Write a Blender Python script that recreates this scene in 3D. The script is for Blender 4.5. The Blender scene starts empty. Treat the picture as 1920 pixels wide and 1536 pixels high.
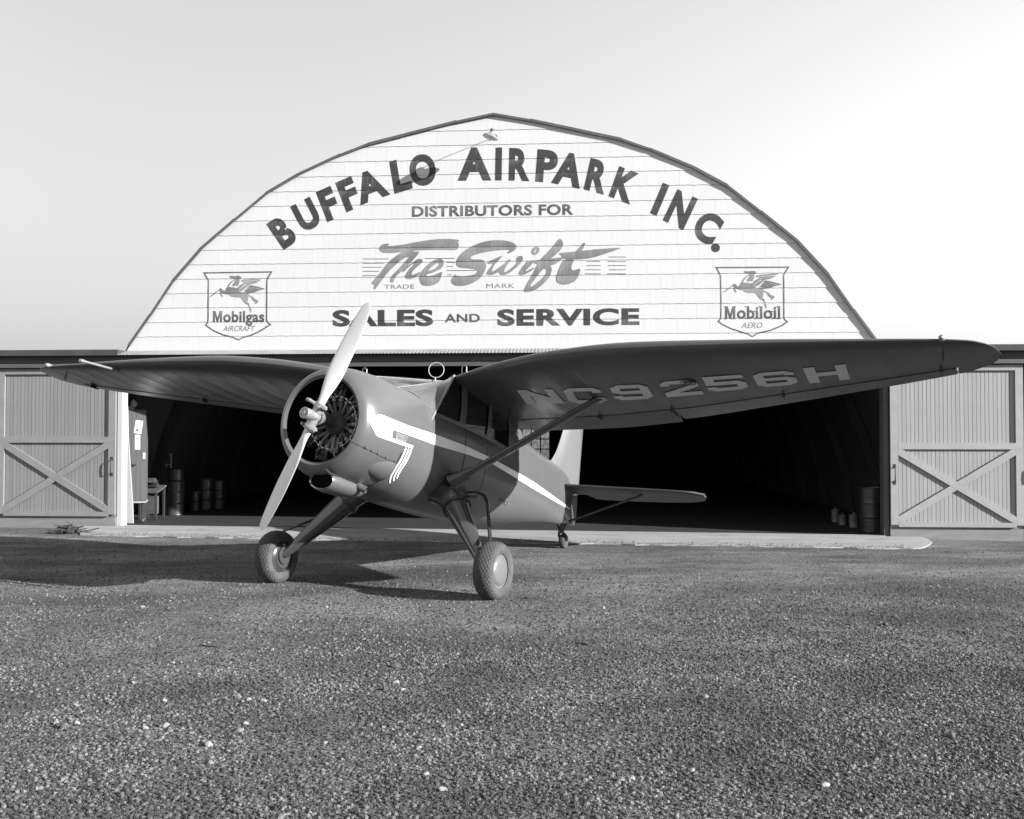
import bpy, bmesh, math, random
from math import sin, cos, pi, radians, sqrt, atan2, atan
from mathutils import Vector, Matrix, Euler
from mathutils.geometry import tessellate_polygon
from mathutils import noise as mnoise
random.seed(7)

# ------------------------------------------------------------------ scene, camera, light
scene = bpy.context.scene
col = scene.collection
F_PX, HORIZON, CAM_H = 1950.0, 817.0, 1.8
PITCH = atan((HORIZON - 768.0) / F_PX)
cam_data = bpy.data.cameras.new('camera')
cam_data.sensor_width = 36.0
cam_data.lens = 36.0 * F_PX / 1920.0
cam_data.clip_start = 0.05
cam_data.clip_end = 3000.0
cam = bpy.data.objects.new('camera', cam_data)
cam.location = (0, 0, CAM_H)
cam.rotation_euler = (pi / 2 + PITCH, 0, 0)
col.objects.link(cam)
scene.camera = cam

SUN_ELEV = radians(20.2)
SUN_AZ = atan2(0.910, -0.4146)            # clockwise from +Y
SUN_DIR = Vector((sin(SUN_AZ) * cos(SUN_ELEV), cos(SUN_AZ) * cos(SUN_ELEV), sin(SUN_ELEV)))
world = bpy.data.worlds.new('World')
scene.world = world
world.use_nodes = True
wn, wl = world.node_tree.nodes, world.node_tree.links
wn.clear()
sky = wn.new('ShaderNodeTexSky')
sky.sky_type = 'NISHITA'
sky.sun_disc = False
sky.sun_elevation = SUN_ELEV
sky.sun_rotation = -SUN_AZ              # Blender turns the sky's sun the other way round
sky.air_density = 1.8
sky.dust_density = 0.0
sky.ozone_density = 1.0
# black and white film, most sensitive to blue: the sky's colour is weighed into one grey
sep = wn.new('ShaderNodeSeparateColor')
wl.new(sky.outputs[0], sep.inputs[0])
m1 = wn.new('ShaderNodeMath'); m1.operation = 'MULTIPLY'; m1.inputs[1].default_value = 0.0
m2 = wn.new('ShaderNodeMath'); m2.operation = 'MULTIPLY_ADD'; m2.inputs[1].default_value = 0.10
m3 = wn.new('ShaderNodeMath'); m3.operation = 'MULTIPLY_ADD'; m3.inputs[1].default_value = 0.90
wl.new(sep.outputs[0], m1.inputs[0])
wl.new(sep.outputs[1], m2.inputs[0]); wl.new(m1.outputs[0], m2.inputs[2])
wl.new(sep.outputs[2], m3.inputs[0]); wl.new(m2.outputs[0], m3.inputs[2])
bg = wn.new('ShaderNodeBackground')
bg.inputs['Strength'].default_value = 0.076
wl.new(m3.outputs[0], bg.inputs['Color'])
wo = wn.new('ShaderNodeOutputWorld')
wl.new(bg.outputs[0], wo.inputs[0])

sun_data = bpy.data.lights.new('sun', 'SUN')
sun_data.energy = 5.0
sun_data.angle = radians(0.5)
sun_data.color = (1.0, 1.0, 1.0)
sun = bpy.data.objects.new('sun', sun_data)
sun.rotation_euler = (-SUN_DIR).to_track_quat('-Z', 'Y').to_euler()
sun.location = (30, -20, 25)
col.objects.link(sun)

scene.view_settings.view_transform = 'Standard'
scene.view_settings.look = 'None'
scene.view_settings.exposure = 1.5
scene.view_settings.gamma = 1.0
scene.view_settings.use_curve_mapping = False
scene.render.engine = 'CYCLES'
scene.cycles.max_bounces = 6

# ------------------------------------------------------------------ materials (a black and white print: greys only)
def new_mat(name):
    m = bpy.data.materials.new(name); m.use_nodes = True
    nt = m.node_tree; nt.nodes.clear()
    out = nt.nodes.new('ShaderNodeOutputMaterial')
    p = nt.nodes.new('ShaderNodeBsdfPrincipled')
    nt.links.new(p.outputs[0], out.inputs[0])
    return m, nt, p

def grey(name, val, rough=0.6, var=0.15, scale=4.0, stretch=(1, 1, 1), bump=0.0, bscale=40.0, metal=0.0,
         coat=0.0, obj_var=0.0, detail=6.0, spec=0.5, dirt=0.0, dirt_val=0.3, dirt_scale=1.2):
    m, nt, p = new_mat(name)
    N, L = nt.nodes, nt.links
    tc = N.new('ShaderNodeTexCoord'); mp = N.new('ShaderNodeMapping'); mp.inputs['Scale'].default_value = stretch
    L.new(tc.outputs['Object'], mp.inputs[0])
    nz = N.new('ShaderNodeTexNoise'); nz.inputs['Scale'].default_value = scale; nz.inputs['Detail'].default_value = detail
    nz.inputs['Roughness'].default_value = 0.65
    L.new(mp.outputs[0], nz.inputs['Vector'])
    mr = N.new('ShaderNodeMapRange')
    mr.inputs['From Min'].default_value = 0.25; mr.inputs['From Max'].default_value = 0.75
    mr.inputs['To Min'].default_value = val * (1 - var); mr.inputs['To Max'].default_value = val * (1 + var)
    L.new(nz.outputs['Fac'], mr.inputs['Value'])
    cur = mr.outputs[0]
    if obj_var:
        oi = N.new('ShaderNodeObjectInfo'); r2 = N.new('ShaderNodeMapRange')
        r2.inputs['To Min'].default_value = 1 - obj_var; r2.inputs['To Max'].default_value = 1 + obj_var
        L.new(oi.outputs['Random'], r2.inputs['Value'])
        mm = N.new('ShaderNodeMath'); mm.operation = 'MULTIPLY'
        L.new(cur, mm.inputs[0]); L.new(r2.outputs[0], mm.inputs[1]); cur = mm.outputs[0]
    if dirt:
        n2 = N.new('ShaderNodeTexNoise'); n2.inputs['Scale'].default_value = dirt_scale; n2.inputs['Detail'].default_value = 8
        n2.inputs['Roughness'].default_value = 0.7
        L.new(mp.outputs[0], n2.inputs['Vector'])
        r3 = N.new('ShaderNodeMapRange'); r3.inputs['From Min'].default_value = 0.5; r3.inputs['From Max'].default_value = 0.72
        r3.inputs['To Min'].default_value = 0; r3.inputs['To Max'].default_value = dirt
        L.new(n2.outputs['Fac'], r3.inputs['Value'])
        mx = N.new('ShaderNodeMix'); mx.data_type = 'FLOAT'
        L.new(r3.outputs[0], mx.inputs[0]); L.new(cur, mx.inputs[2]); mx.inputs[3].default_value = dirt_val * val
        cur = mx.outputs[0]
    L.new(cur, p.inputs['Base Color'])
    p.inputs['Roughness'].default_value = rough
    p.inputs['Metallic'].default_value = metal
    p.inputs['Specular IOR Level'].default_value = spec
    if coat:
        p.inputs['Coat Weight'].default_value = coat; p.inputs['Coat Roughness'].default_value = 0.08
    if bump:
        nb = N.new('ShaderNodeTexNoise'); nb.inputs['Scale'].default_value = bscale; nb.inputs['Detail'].default_value = 5
        L.new(mp.outputs[0], nb.inputs['Vector'])
        b = N.new('ShaderNodeBump'); b.inputs['Strength'].default_value = bump; b.inputs['Distance'].default_value = 0.02
        L.new(nb.outputs['Fac'], b.inputs['Height']); L.new(b.outputs[0], p.inputs['Normal'])
    return m

M = {}
M['plane_paint'] = grey('plane_paint', 0.09, 0.33, 0.06, 1.5, coat=0.25, bump=0.03, bscale=3.0, dirt=0.5, dirt_val=0.78, dirt_scale=2.4)
M['sunlit_fin_paint'] = grey('sunlit_fin_paint', 0.125, 0.35, 0.06, 1.5, coat=0.2, bump=0.03, bscale=3.0, dirt=0.3, dirt_val=0.85, dirt_scale=2.4)  # plane paint made lighter, for the sun falling on the fin
M['wing_paint'] = grey('wing_paint', 0.065, 0.27, 0.12, 1.2, coat=0.06, spec=0.22, bump=0.12, bscale=3.5, dirt=0.3, dirt_val=1.25, dirt_scale=3.0)
M['gear_paint'] = grey('gear_paint', 0.04, 0.22, 0.08, 2.0, coat=0.5)
M['stripe_white'] = grey('stripe_white', 0.88, 0.4, 0.04, 3.0, coat=0.2)
M['registration_grey'] = grey('registration_grey', 0.62, 0.5, 0.10, 5.0, spec=0.2)
M['prop_paint'] = grey('prop_paint', 0.52, 0.5, 0.07, 3.0, stretch=(1, 1, 0.3), dirt=0.25, dirt_val=0.75, dirt_scale=5)
M['steel'] = grey('steel', 0.3, 0.38, 0.12, 12.0, metal=0.85)
M['dull_alloy'] = grey('dull_alloy', 0.24, 0.45, 0.15, 14.0, metal=0.35)
M['engine_dark'] = grey('engine_dark', 0.025, 0.45, 0.3, 14.0)
M['engine_grey'] = grey('engine_grey', 0.07, 0.38, 0.2, 14.0)
M['black'] = grey('black', 0.018, 0.6, 0.2, 8.0)
M['lining'] = grey('lining', 0.005, 1.0, 0.1, 8.0, spec=0.0)
M['seam_dark'] = grey('seam_dark', 0.02, 0.7, 0.1, 8.0)
M['window_dark'] = grey('window_dark', 0.008, 0.05, 0.1, 1.0, bump=0.02, bscale=2.0)
M['windscreen'] = grey('windscreen', 0.1, 0.07, 0.15, 1.6, stretch=(1, 3, 1), bump=0.03, bscale=2.5, dirt=0.4, dirt_val=1.8, dirt_scale=2.6)
M['post_light'] = grey('post_light', 0.2, 0.4, 0.08, 5.0)
M['wire_light'] = grey('wire_light', 0.4, 0.4, 0.05, 5.0)
M['lamp_glass'] = grey('lamp_glass', 0.7, 0.1, 0.05, 5.0)
M['siding'] = grey('siding', 0.445, 0.75, 0.035, 3.0, stretch=(7, 7, 0.5), obj_var=0.02, bump=0.03, bscale=30, dirt=0.12, dirt_val=0.85, dirt_scale=1.0)
M['gable_board'] = grey('gable_board', 0.36, 0.9)
M['trim'] = grey('trim', 0.06, 0.7, 0.5, 2.0, dirt=0.6, dirt_val=2.2, dirt_scale=0.9)
M['roofing'] = grey('roofing', 0.035, 0.85, 0.3, 3.0, bump=0.2)
M['tin'] = grey('tin', 0.19, 0.5, 0.25, 3.0, dirt=0.5, dirt_val=0.45, dirt_scale=2.0)
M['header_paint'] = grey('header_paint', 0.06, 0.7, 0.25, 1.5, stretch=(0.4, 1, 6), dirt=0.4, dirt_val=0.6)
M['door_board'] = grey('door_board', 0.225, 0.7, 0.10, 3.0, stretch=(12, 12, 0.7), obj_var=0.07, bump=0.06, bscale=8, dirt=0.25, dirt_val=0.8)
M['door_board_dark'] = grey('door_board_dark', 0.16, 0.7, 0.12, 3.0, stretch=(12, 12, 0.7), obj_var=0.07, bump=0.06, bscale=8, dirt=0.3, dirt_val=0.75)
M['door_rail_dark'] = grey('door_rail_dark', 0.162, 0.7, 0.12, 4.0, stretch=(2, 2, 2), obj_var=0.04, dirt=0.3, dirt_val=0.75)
M['sun_patch_board'] = grey('sun_patch_board', 0.38, 0.7, 0.06, 4.0, stretch=(3, 3, 0.5))
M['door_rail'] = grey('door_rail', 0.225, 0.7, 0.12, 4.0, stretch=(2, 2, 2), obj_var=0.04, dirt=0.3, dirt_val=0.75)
M['door_skirt'] = grey('door_skirt', 0.15, 0.8, 0.25, 3.0, stretch=(0.6, 1, 5), dirt=0.5, dirt_val=0.6)
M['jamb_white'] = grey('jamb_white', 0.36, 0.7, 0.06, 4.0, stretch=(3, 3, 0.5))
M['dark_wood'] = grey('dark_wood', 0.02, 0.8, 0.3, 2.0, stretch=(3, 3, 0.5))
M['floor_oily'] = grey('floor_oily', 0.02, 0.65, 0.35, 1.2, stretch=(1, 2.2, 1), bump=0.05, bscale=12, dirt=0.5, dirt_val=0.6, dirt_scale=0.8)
M['concrete'] = grey('concrete', 0.23, 0.9, 0.18, 1.4, stretch=(1, 2.5, 1), bump=0.15, bscale=25, dirt=0.85, dirt_val=0.5, dirt_scale=1.0)
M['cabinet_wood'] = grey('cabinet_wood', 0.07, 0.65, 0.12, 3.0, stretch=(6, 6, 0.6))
M['paper'] = grey('paper', 0.5, 0.8, 0.05, 6.0)
M['drum'] = grey('drum', 0.024, 0.35, 0.35, 5.0, dirt=0.4, dirt_val=2.5, dirt_scale=2.0)
M['can_label'] = grey('can_label', 0.11, 0.5, 0.5, 9.0)
M['cloth'] = grey('cloth', 0.4, 0.9, 0.3, 6.0)
M['brush'] = grey('brush', 0.035, 0.9, 0.5, 9.0)
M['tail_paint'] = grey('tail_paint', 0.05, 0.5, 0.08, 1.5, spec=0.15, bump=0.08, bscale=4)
M['name_paint'] = grey('name_paint', 0.34, 0.5, 0.05, 3.0)

def rubber_mat():
    m, nt, p = new_mat('tyre_rubber'); N, L = nt.nodes, nt.links
    uv = N.new('ShaderNodeUVMap'); uv.uv_map = 'tread'
    mp = N.new('ShaderNodeMapping'); mp.inputs['Rotation'].default_value = (0, 0, pi / 4)
    L.new(uv.outputs[0], mp.inputs[0])
    v = N.new('ShaderNodeTexVoronoi'); v.voronoi_dimensions = '2D'; v.feature = 'DISTANCE_TO_EDGE'; v.inputs['Randomness'].default_value = 0.12
    v.inputs['Scale'].default_value = 1.0
    L.new(mp.outputs[0], v.inputs['Vector'])
    r = N.new('ShaderNodeMapRange'); r.inputs['From Min'].default_value = 0.02; r.inputs['From Max'].default_value = 0.22
    L.new(v.outputs['Distance'], r.inputs['Value'])
    att = N.new('ShaderNodeAttribute'); att.attribute_name = 'tread_zone'
    mul = N.new('ShaderNodeMath'); mul.operation = 'MULTIPLY'
    L.new(r.outputs[0], mul.inputs[0]); L.new(att.outputs['Fac'], mul.inputs[1])
    b = N.new('ShaderNodeBump'); b.inputs['Strength'].default_value = 0.9; b.inputs['Distance'].default_value = 0.012
    L.new(mul.outputs[0], b.inputs['Height']); L.new(b.outputs[0], p.inputs['Normal'])
    # dusty tread tops, dark grooves (rubber worn pale where it touches the ground)
    inv = N.new('ShaderNodeMath'); inv.operation = 'SUBTRACT'; inv.inputs[0].default_value = 1.0
    L.new(att.outputs['Fac'], inv.inputs[1])
    mx = N.new('ShaderNodeMath'); mx.operation = 'MAXIMUM'
    L.new(mul.outputs[0], mx.inputs[0]); L.new(inv.outputs[0], mx.inputs[1])
    tc = N.new('ShaderNodeTexCoord'); nz = N.new('ShaderNodeTexNoise'); nz.inputs['Scale'].default_value = 9; nz.inputs['Detail'].default_value = 6
    L.new(tc.outputs['Object'], nz.inputs['Vector'])
    rr = N.new('ShaderNodeMapRange'); rr.inputs['From Min'].default_value = 0.3; rr.inputs['From Max'].default_value = 0.7
    rr.inputs['To Min'].default_value = 0.038; rr.inputs['To Max'].default_value = 0.072
    L.new(nz.outputs['Fac'], rr.inputs['Value'])
    mix = N.new('ShaderNodeMix'); mix.data_type = 'FLOAT'; mix.inputs[2].default_value = 0.03
    L.new(mx.outputs[0], mix.inputs[0]); L.new(rr.outputs[0], mix.inputs[3])
    L.new(mix.outputs[0], p.inputs['Base Color']); p.inputs['Roughness'].default_value = 0.85
    return m
M['tyre'] = rubber_mat()

COURSE0, COURSE = 3.70, 0.2762
def sign_paint(name, dark, faded, thr=0.52):
    """hand painted lettering, brushed thin and washed by rain: vertical streaks, thinner towards the upper edge of each shingle"""
    m, nt, p = new_mat(name); N, L = nt.nodes, nt.links
    tc = N.new('ShaderNodeTexCoord')
    mp = N.new('ShaderNodeMapping'); mp.inputs['Scale'].default_value = (34, 1, 1.1)
    L.new(tc.outputs['Object'], mp.inputs[0])
    n1 = N.new('ShaderNodeTexNoise'); n1.inputs['Scale'].default_value = 1.0; n1.inputs['Detail'].default_value = 5; n1.inputs['Roughness'].default_value = 0.7
    L.new(mp.outputs[0], n1.inputs['Vector'])
    mp2 = N.new('ShaderNodeMapping'); mp2.inputs['Scale'].default_value = (2.2, 1, 2.2)
    L.new(tc.outputs['Object'], mp2.inputs[0])
    n2 = N.new('ShaderNodeTexNoise'); n2.inputs['Scale'].default_value = 1.0; n2.inputs['Detail'].default_value = 4
    L.new(mp2.outputs[0], n2.inputs['Vector'])
    sx = N.new('ShaderNodeSeparateXYZ'); L.new(tc.outputs['Object'], sx.inputs[0])
    a = N.new('ShaderNodeMath'); a.operation = 'SUBTRACT'; a.inputs[1].default_value = COURSE0 - 20 * COURSE
    L.new(sx.outputs['Z'], a.inputs[0])
    d = N.new('ShaderNodeMath'); d.operation = 'DIVIDE'; d.inputs[1].default_value = COURSE
    L.new(a.outputs[0], d.inputs[0])
    fr = N.new('ShaderNodeMath'); fr.operation = 'FRACT'; L.new(d.outputs[0], fr.inputs[0])
    s1 = N.new('ShaderNodeMath'); s1.operation = 'MULTIPLY_ADD'; s1.inputs[1].default_value = 0.55
    L.new(n1.outputs['Fac'], s1.inputs[0])
    s2 = N.new('ShaderNodeMath'); s2.operation = 'MULTIPLY'; s2.inputs[1].default_value = 0.62
    L.new(n2.outputs['Fac'], s2.inputs[0]); L.new(s2.outputs[0], s1.inputs[2])
    s3 = N.new('ShaderNodeMath'); s3.operation = 'MULTIPLY_ADD'; s3.inputs[1].default_value = 0.16
    L.new(fr.outputs[0], s3.inputs[0]); L.new(s1.outputs[0], s3.inputs[2])
    r = N.new('ShaderNodeMapRange'); r.inputs['From Min'].default_value = thr; r.inputs['From Max'].default_value = thr + 0.32
    r.inputs['To Min'].default_value = dark; r.inputs['To Max'].default_value = faded
    L.new(s3.outputs[0], r.inputs['Value'])
    L.new(r.outputs[0], p.inputs['Base Color'])
    p.inputs['Roughness'].default_value = 0.7
    return m
M['letter_black'] = sign_paint('letter_black', 0.020, 0.14, 0.69)
M['letter_grey'] = sign_paint('letter_grey', 0.105, 0.22, 0.54)
M['letter_mid'] = sign_paint('letter_mid', 0.045, 0.17, 0.60)

def ground_mat():
    m, nt, p = new_mat('cinder_gravel'); N, L = nt.nodes, nt.links
    tc = N.new('ShaderNodeTexCoord')
    def nz(scale, detail, rough=0.6, stretch=None):
        n = N.new('ShaderNodeTexNoise'); n.inputs['Scale'].default_value = scale; n.inputs['Detail'].default_value = detail; n.inputs['Roughness'].default_value = rough
        if stretch:
            mp = N.new('ShaderNodeMapping'); mp.inputs['Scale'].default_value = stretch
            L.new(tc.outputs['Object'], mp.inputs[0]); L.new(mp.outputs[0], n.inputs['Vector'])
        else:
            L.new(tc.outputs['Object'], n.inputs['Vector'])
        return n.outputs['Fac']
    def mr(x, a, b, c, d):
        r = N.new('ShaderNodeMapRange'); r.inputs['From Min'].default_value = a; r.inputs['From Max'].default_value = b
        r.inputs['To Min'].default_value = c; r.inputs['To Max'].default_value = d; L.new(x, r.inputs['Value']); return r.outputs[0]
    def mul(a, b):
        k = N.new('ShaderNodeMath'); k.operation = 'MULTIPLY'; L.new(a, k.inputs[0]); L.new(b, k.inputs[1]); return k.outputs[0]
    vo = N.new('ShaderNodeTexVoronoi'); vo.inputs['Scale'].default_value = 75.0
    L.new(tc.outputs['Object'], vo.inputs['Vector'])
    sc = N.new('ShaderNodeSeparateColor'); L.new(vo.outputs['Color'], sc.inputs[0])
    grain = mr(sc.outputs[0], 0.0, 1.0, 0.35, 1.7)
    fine = mr(nz(140, 4, 0.7), 0.3, 0.7, 0.6, 1.4)
    patch = mr(nz(0.42, 5, 0.58, (0.75, 1.5, 1)), 0.36, 0.64, 0.50, 1.24)
    patch2 = mr(nz(2.2, 6, 0.65, (1, 1.6, 1)), 0.3, 0.7, 0.74, 1.22)
    speck = mr(nz(34, 3, 0.8), 0.32, 0.68, 0.45, 1.5)
    base = N.new('ShaderNodeValue'); base.outputs[0].default_value = 0.137
    c = mul(mul(mul(mul(mul(base.outputs[0], grain), fine), patch), patch2), speck)
    L.new(c, p.inputs['Base Color'])
    p.inputs['Roughness'].default_value = 0.95; p.inputs['Specular IOR Level'].default_value = 0.15
    b1 = N.new('ShaderNodeBump'); b1.inputs['Strength'].default_value = 0.9; b1.inputs['Distance'].default_value = 0.012
    L.new(vo.outputs['Distance'], b1.inputs['Height']); b1.invert = True
    b2 = N.new('ShaderNodeBump'); b2.inputs['Strength'].default_value = 0.8; b2.inputs['Distance'].default_value = 0.03
    L.new(nz(22, 6, 0.7), b2.inputs['Height']); L.new(b1.outputs[0], b2.inputs['Normal'])
    L.new(b2.outputs[0], p.inputs['Normal'])
    return m
M['ground'] = ground_mat()

def stone_mat(name, lo, hi, instancer=True):
    m, nt, p = new_mat(name); N, L = nt.nodes, nt.links
    if instancer:
        a = N.new('ShaderNodeAttribute'); a.attribute_type = 'INSTANCER'; a.attribute_name = 'shade'; src = a.outputs['Fac']
    else:
        a = N.new('ShaderNodeObjectInfo'); src = a.outputs['Random']
    r = N.new('ShaderNodeMapRange'); r.inputs['To Min'].default_value = lo; r.inputs['To Max'].default_value = hi
    L.new(src, r.inputs['Value'])
    tc = N.new('ShaderNodeTexCoord'); n = N.new('ShaderNodeTexNoise'); n.inputs['Scale'].default_value = 60; n.inputs['Detail'].default_value = 5
    L.new(tc.outputs['Object'], n.inputs['Vector'])
    q = N.new('ShaderNodeMapRange'); q.inputs['From Min'].default_value = 0.3; q.inputs['From Max'].default_value = 0.7
    q.inputs['To Min'].default_value = 0.75; q.inputs['To Max'].default_value = 1.25; L.new(n.outputs['Fac'], q.inputs['Value'])
    k = N.new('ShaderNodeMath'); k.operation = 'MULTIPLY'; L.new(r.outputs[0], k.inputs[0]); L.new(q.outputs[0], k.inputs[1])
    L.new(k.outputs[0], p.inputs['Base Color']); p.inputs['Roughness'].default_value = 0.9
    b = N.new('ShaderNodeBump'); b.inputs['Strength'].default_value = 0.4; b.inputs['Distance'].default_value = 0.004
    L.new(n.outputs['Fac'], b.inputs['Height']); L.new(b.outputs[0], p.inputs['Normal'])
    return m
M['pebble'] = stone_mat('pebble', 0.022, 0.155)
M['stone_pale'] = stone_mat('stone_pale', 0.16, 0.27, False)
M['stone_dark'] = stone_mat('stone_dark', 0.04, 0.075, False)

def pane_mat():
    m, nt, p = new_mat('dusty_pane'); N, L = nt.nodes, nt.links
    out = [n for n in N if n.type == 'OUTPUT_MATERIAL'][0]
    p.inputs['Base Color'].default_value = (0.5, 0.5, 0.5, 1); p.inputs['Roughness'].default_value = 0.1
    t = N.new('ShaderNodeBsdfTransparent'); mx = N.new('ShaderNodeMixShader')
    tc = N.new('ShaderNodeTexCoord'); n = N.new('ShaderNodeTexNoise'); n.inputs['Scale'].default_value = 6; n.inputs['Detail'].default_value = 6
    L.new(tc.outputs['Object'], n.inputs['Vector'])
    r = N.new('ShaderNodeMapRange'); r.inputs['From Min'].default_value = 0.35; r.inputs['From Max'].default_value = 0.7; r.inputs['To Min'].default_value = 0.95; r.inputs['To Max'].default_value = 0.6
    L.new(n.outputs['Fac'], r.inputs['Value']); L.new(r.outputs[0], mx.inputs[0])
    L.new(p.outputs[0], mx.inputs[1]); L.new(t.outputs[0], mx.inputs[2]); L.new(mx.outputs[0], out.inputs[0])
    return m
M['pane'] = pane_mat()

# ------------------------------------------------------------------ helpers
def tag(o, label=None, cat=None, group=None, kind=None):
    if label: o['label'] = label
    if cat: o['category'] = cat
    if group: o['group'] = group
    if kind: o['kind'] = kind
    return o

def thing(name, label, cat, loc=(0, 0, 0), rotz=0.0, group=None):
    o = bpy.data.objects.new(name, None); o.empty_display_size = 0.3
    o.location = loc; o.rotation_euler = (0, 0, rotz); col.objects.link(o)
    return tag(o, label, cat, group)

def link_mesh(name, me, mat=None, parent=None, smooth=None):
    if mat is not None: me.materials.append(mat)
    if smooth is not None:
        me.shade_smooth()
        me.set_sharp_from_angle(angle=radians(smooth))
    o = bpy.data.objects.new(name, me); col.objects.link(o)
    if parent is not None: o.parent = parent
    return o

class MB:
    """collects shapes and links them as one mesh object"""
    def __init__(self): self.v, self.f = [], []
    def add(self, vs, fs):
        k = len(self.v); self.v += [tuple(p) for p in vs]; self.f += [tuple(i + k for i in q) for q in fs]; return self
    def box(self, c, s, rot=None):
        x, y, z = s[0] / 2, s[1] / 2, s[2] / 2
        vs = [Vector((a * x, b * y, d * z)) for a in (-1, 1) for b in (-1, 1) for d in (-1, 1)]
        if rot is not None: vs = [rot @ q for q in vs]
        c = Vector(c)
        return self.add([c + q for q in vs], [(0, 1, 3, 2), (4, 6, 7, 5), (0, 4, 5, 1), (2, 3, 7, 6), (0, 2, 6, 4), (1, 5, 7, 3)])
    def loft(self, rings, cap0=True, cap1=True, closed=True):
        n = len(rings[0]); vs = [p for r in rings for p in r]; fs = []
        for i in range(len(rings) - 1):
            for j in range(n if closed else n - 1):
                a, b = i * n + j, i * n + (j + 1) % n
                fs.append((a, b, b + n, a + n))
        if cap0: fs.append(tuple(reversed(range(n))))
        if cap1: fs.append(tuple(range((len(rings) - 1) * n, len(rings) * n)))
        return self.add(vs, fs)
    def tube(self, pts, rad, seg=10, cap=True):
        pts = [Vector(p) for p in pts]; rings = []
        if not isinstance(rad, (list, tuple)): rad = [rad] * len(pts)
        up = None
        for i, p in enumerate(pts):
            t = (pts[min(i + 1, len(pts) - 1)] - pts[max(i - 1, 0)]).normalized()
            if up is None: up = Vector((0, 0, 1)) if abs(t.z) < 0.9 else Vector((1, 0, 0))
            a = t.cross(up).normalized(); up = a.cross(t).normalized()
            rings.append([p + (a * cos(2 * pi * k / seg) + up * sin(2 * pi * k / seg)) * rad[i] for k in range(seg)])
        return self.loft(rings, cap, cap)
    def lathe(self, o, axis, prof, seg=24, cap=False):
        """prof: list of (along, radius)"""
        o = Vector(o); t = Vector(axis).normalized()
        u = t.orthogonal().normalized(); w = t.cross(u)
        rings = [[o + t * a + (u * cos(2 * pi * k / seg) + w * sin(2 * pi * k / seg)) * max(r, 1e-4) for k in range(seg)] for a, r in prof]
        return self.loft(rings, cap, cap)
    def torus(self, o, axis, R, r, seg=32, sub=10):
        o = Vector(o); t = Vector(axis).normalized(); u = t.orthogonal().normalized(); w = t.cross(u)
        vs = []; fs = []
        for i in range(seg):
            d = u * cos(2 * pi * i / seg) + w * sin(2 * pi * i / seg)
            for j in range(sub):
                a = 2 * pi * j / sub; vs.append(o + d * (R + r * cos(a)) + t * r * sin(a))
        for i in range(seg):
            for j in range(sub):
                fs.append((i * sub + j, ((i + 1) % seg) * sub + j, ((i + 1) % seg) * sub + (j + 1) % sub, i * sub + (j + 1) % sub))
        return self.add(vs, fs)
    def mesh(self, name, fix=True):
        me = bpy.data.meshes.new(name); me.from_pydata(self.v, [], self.f)
        if fix:
            b = bmesh.new(); b.from_mesh(me); bmesh.ops.recalc_face_normals(b, faces=b.faces); b.to_mesh(me); b.free()
        me.update(); return me
    def build(self, name, mat, parent=None, smooth=None, fix=True):
        return link_mesh(name, self.mesh(name, fix), mat, parent, smooth)

def pchip(xs, ys):
    """monotone cubic through the points (xs rising)"""
    n = len(xs); h = [xs[i + 1] - xs[i] for i in range(n - 1)]; d = [(ys[i + 1] - ys[i]) / h[i] for i in range(n - 1)]
    m = [d[0]] + [0.0] * (n - 2) + [d[-1]]
    for i in range(1, n - 1):
        if d[i - 1] * d[i] > 0:
            w1, w2 = 2 * h[i] + h[i - 1], h[i] + 2 * h[i - 1]; m[i] = (w1 + w2) / (w1 / d[i - 1] + w2 / d[i])
    def f(x):
        if x <= xs[0]: return ys[0]
        if x >= xs[-1]: return ys[-1]
        i = 0
        while x > xs[i + 1]: i += 1
        t = (x - xs[i]) / h[i]
        return ((1 + 2 * t) * (1 - t) ** 2 * ys[i] + t * (1 - t) ** 2 * h[i] * m[i] + t * t * (3 - 2 * t) * ys[i + 1] + t * t * (t - 1) * h[i] * m[i + 1])
    return f

def smoothstep(a, b, x):
    t = min(1, max(0, (x - a) / (b - a))); return t * t * (3 - 2 * t)

def clip_half(poly, a, b, c):
    """keep a*x+b*y+c >= 0"""
    out = []
    for i in range(len(poly)):
        p, q = poly[i], poly[(i + 1) % len(poly)]
        dp, dq = a * p[0] + b * p[1] + c, a * q[0] + b * q[1] + c
        if dp >= 0: out.append(p)
        if dp * dq < 0:
            t = dp / (dp - dq); out.append((p[0] + t * (q[0] - p[0]), p[1] + t * (q[1] - p[1])))
    return out

def smooth_loop(pts, n=5):
    """closed Catmull-Rom through the points"""
    out = []; k = len(pts)
    for i in range(k):
        p0, p1, p2, p3 = pts[i - 1], pts[i], pts[(i + 1) % k], pts[(i + 2) % k]
        for j in range(n):
            t = j / n
            out.append(tuple(0.5 * (2 * p1[a] + (p2[a] - p0[a]) * t + (2 * p0[a] - 5 * p1[a] + 4 * p2[a] - p3[a]) * t * t + (3 * p1[a] - p0[a] - 3 * p2[a] + p3[a]) * t ** 3) for a in (0, 1)))
    return out

def tess(loops):
    """triangles (2D) of an outline with holes"""
    flat = [p for l in loops for p in l]
    tris = tessellate_polygon([[Vector((p[0], p[1], 0)) for p in l] for l in loops])
    return [[flat[i] for i in t] for t in tris]

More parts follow.
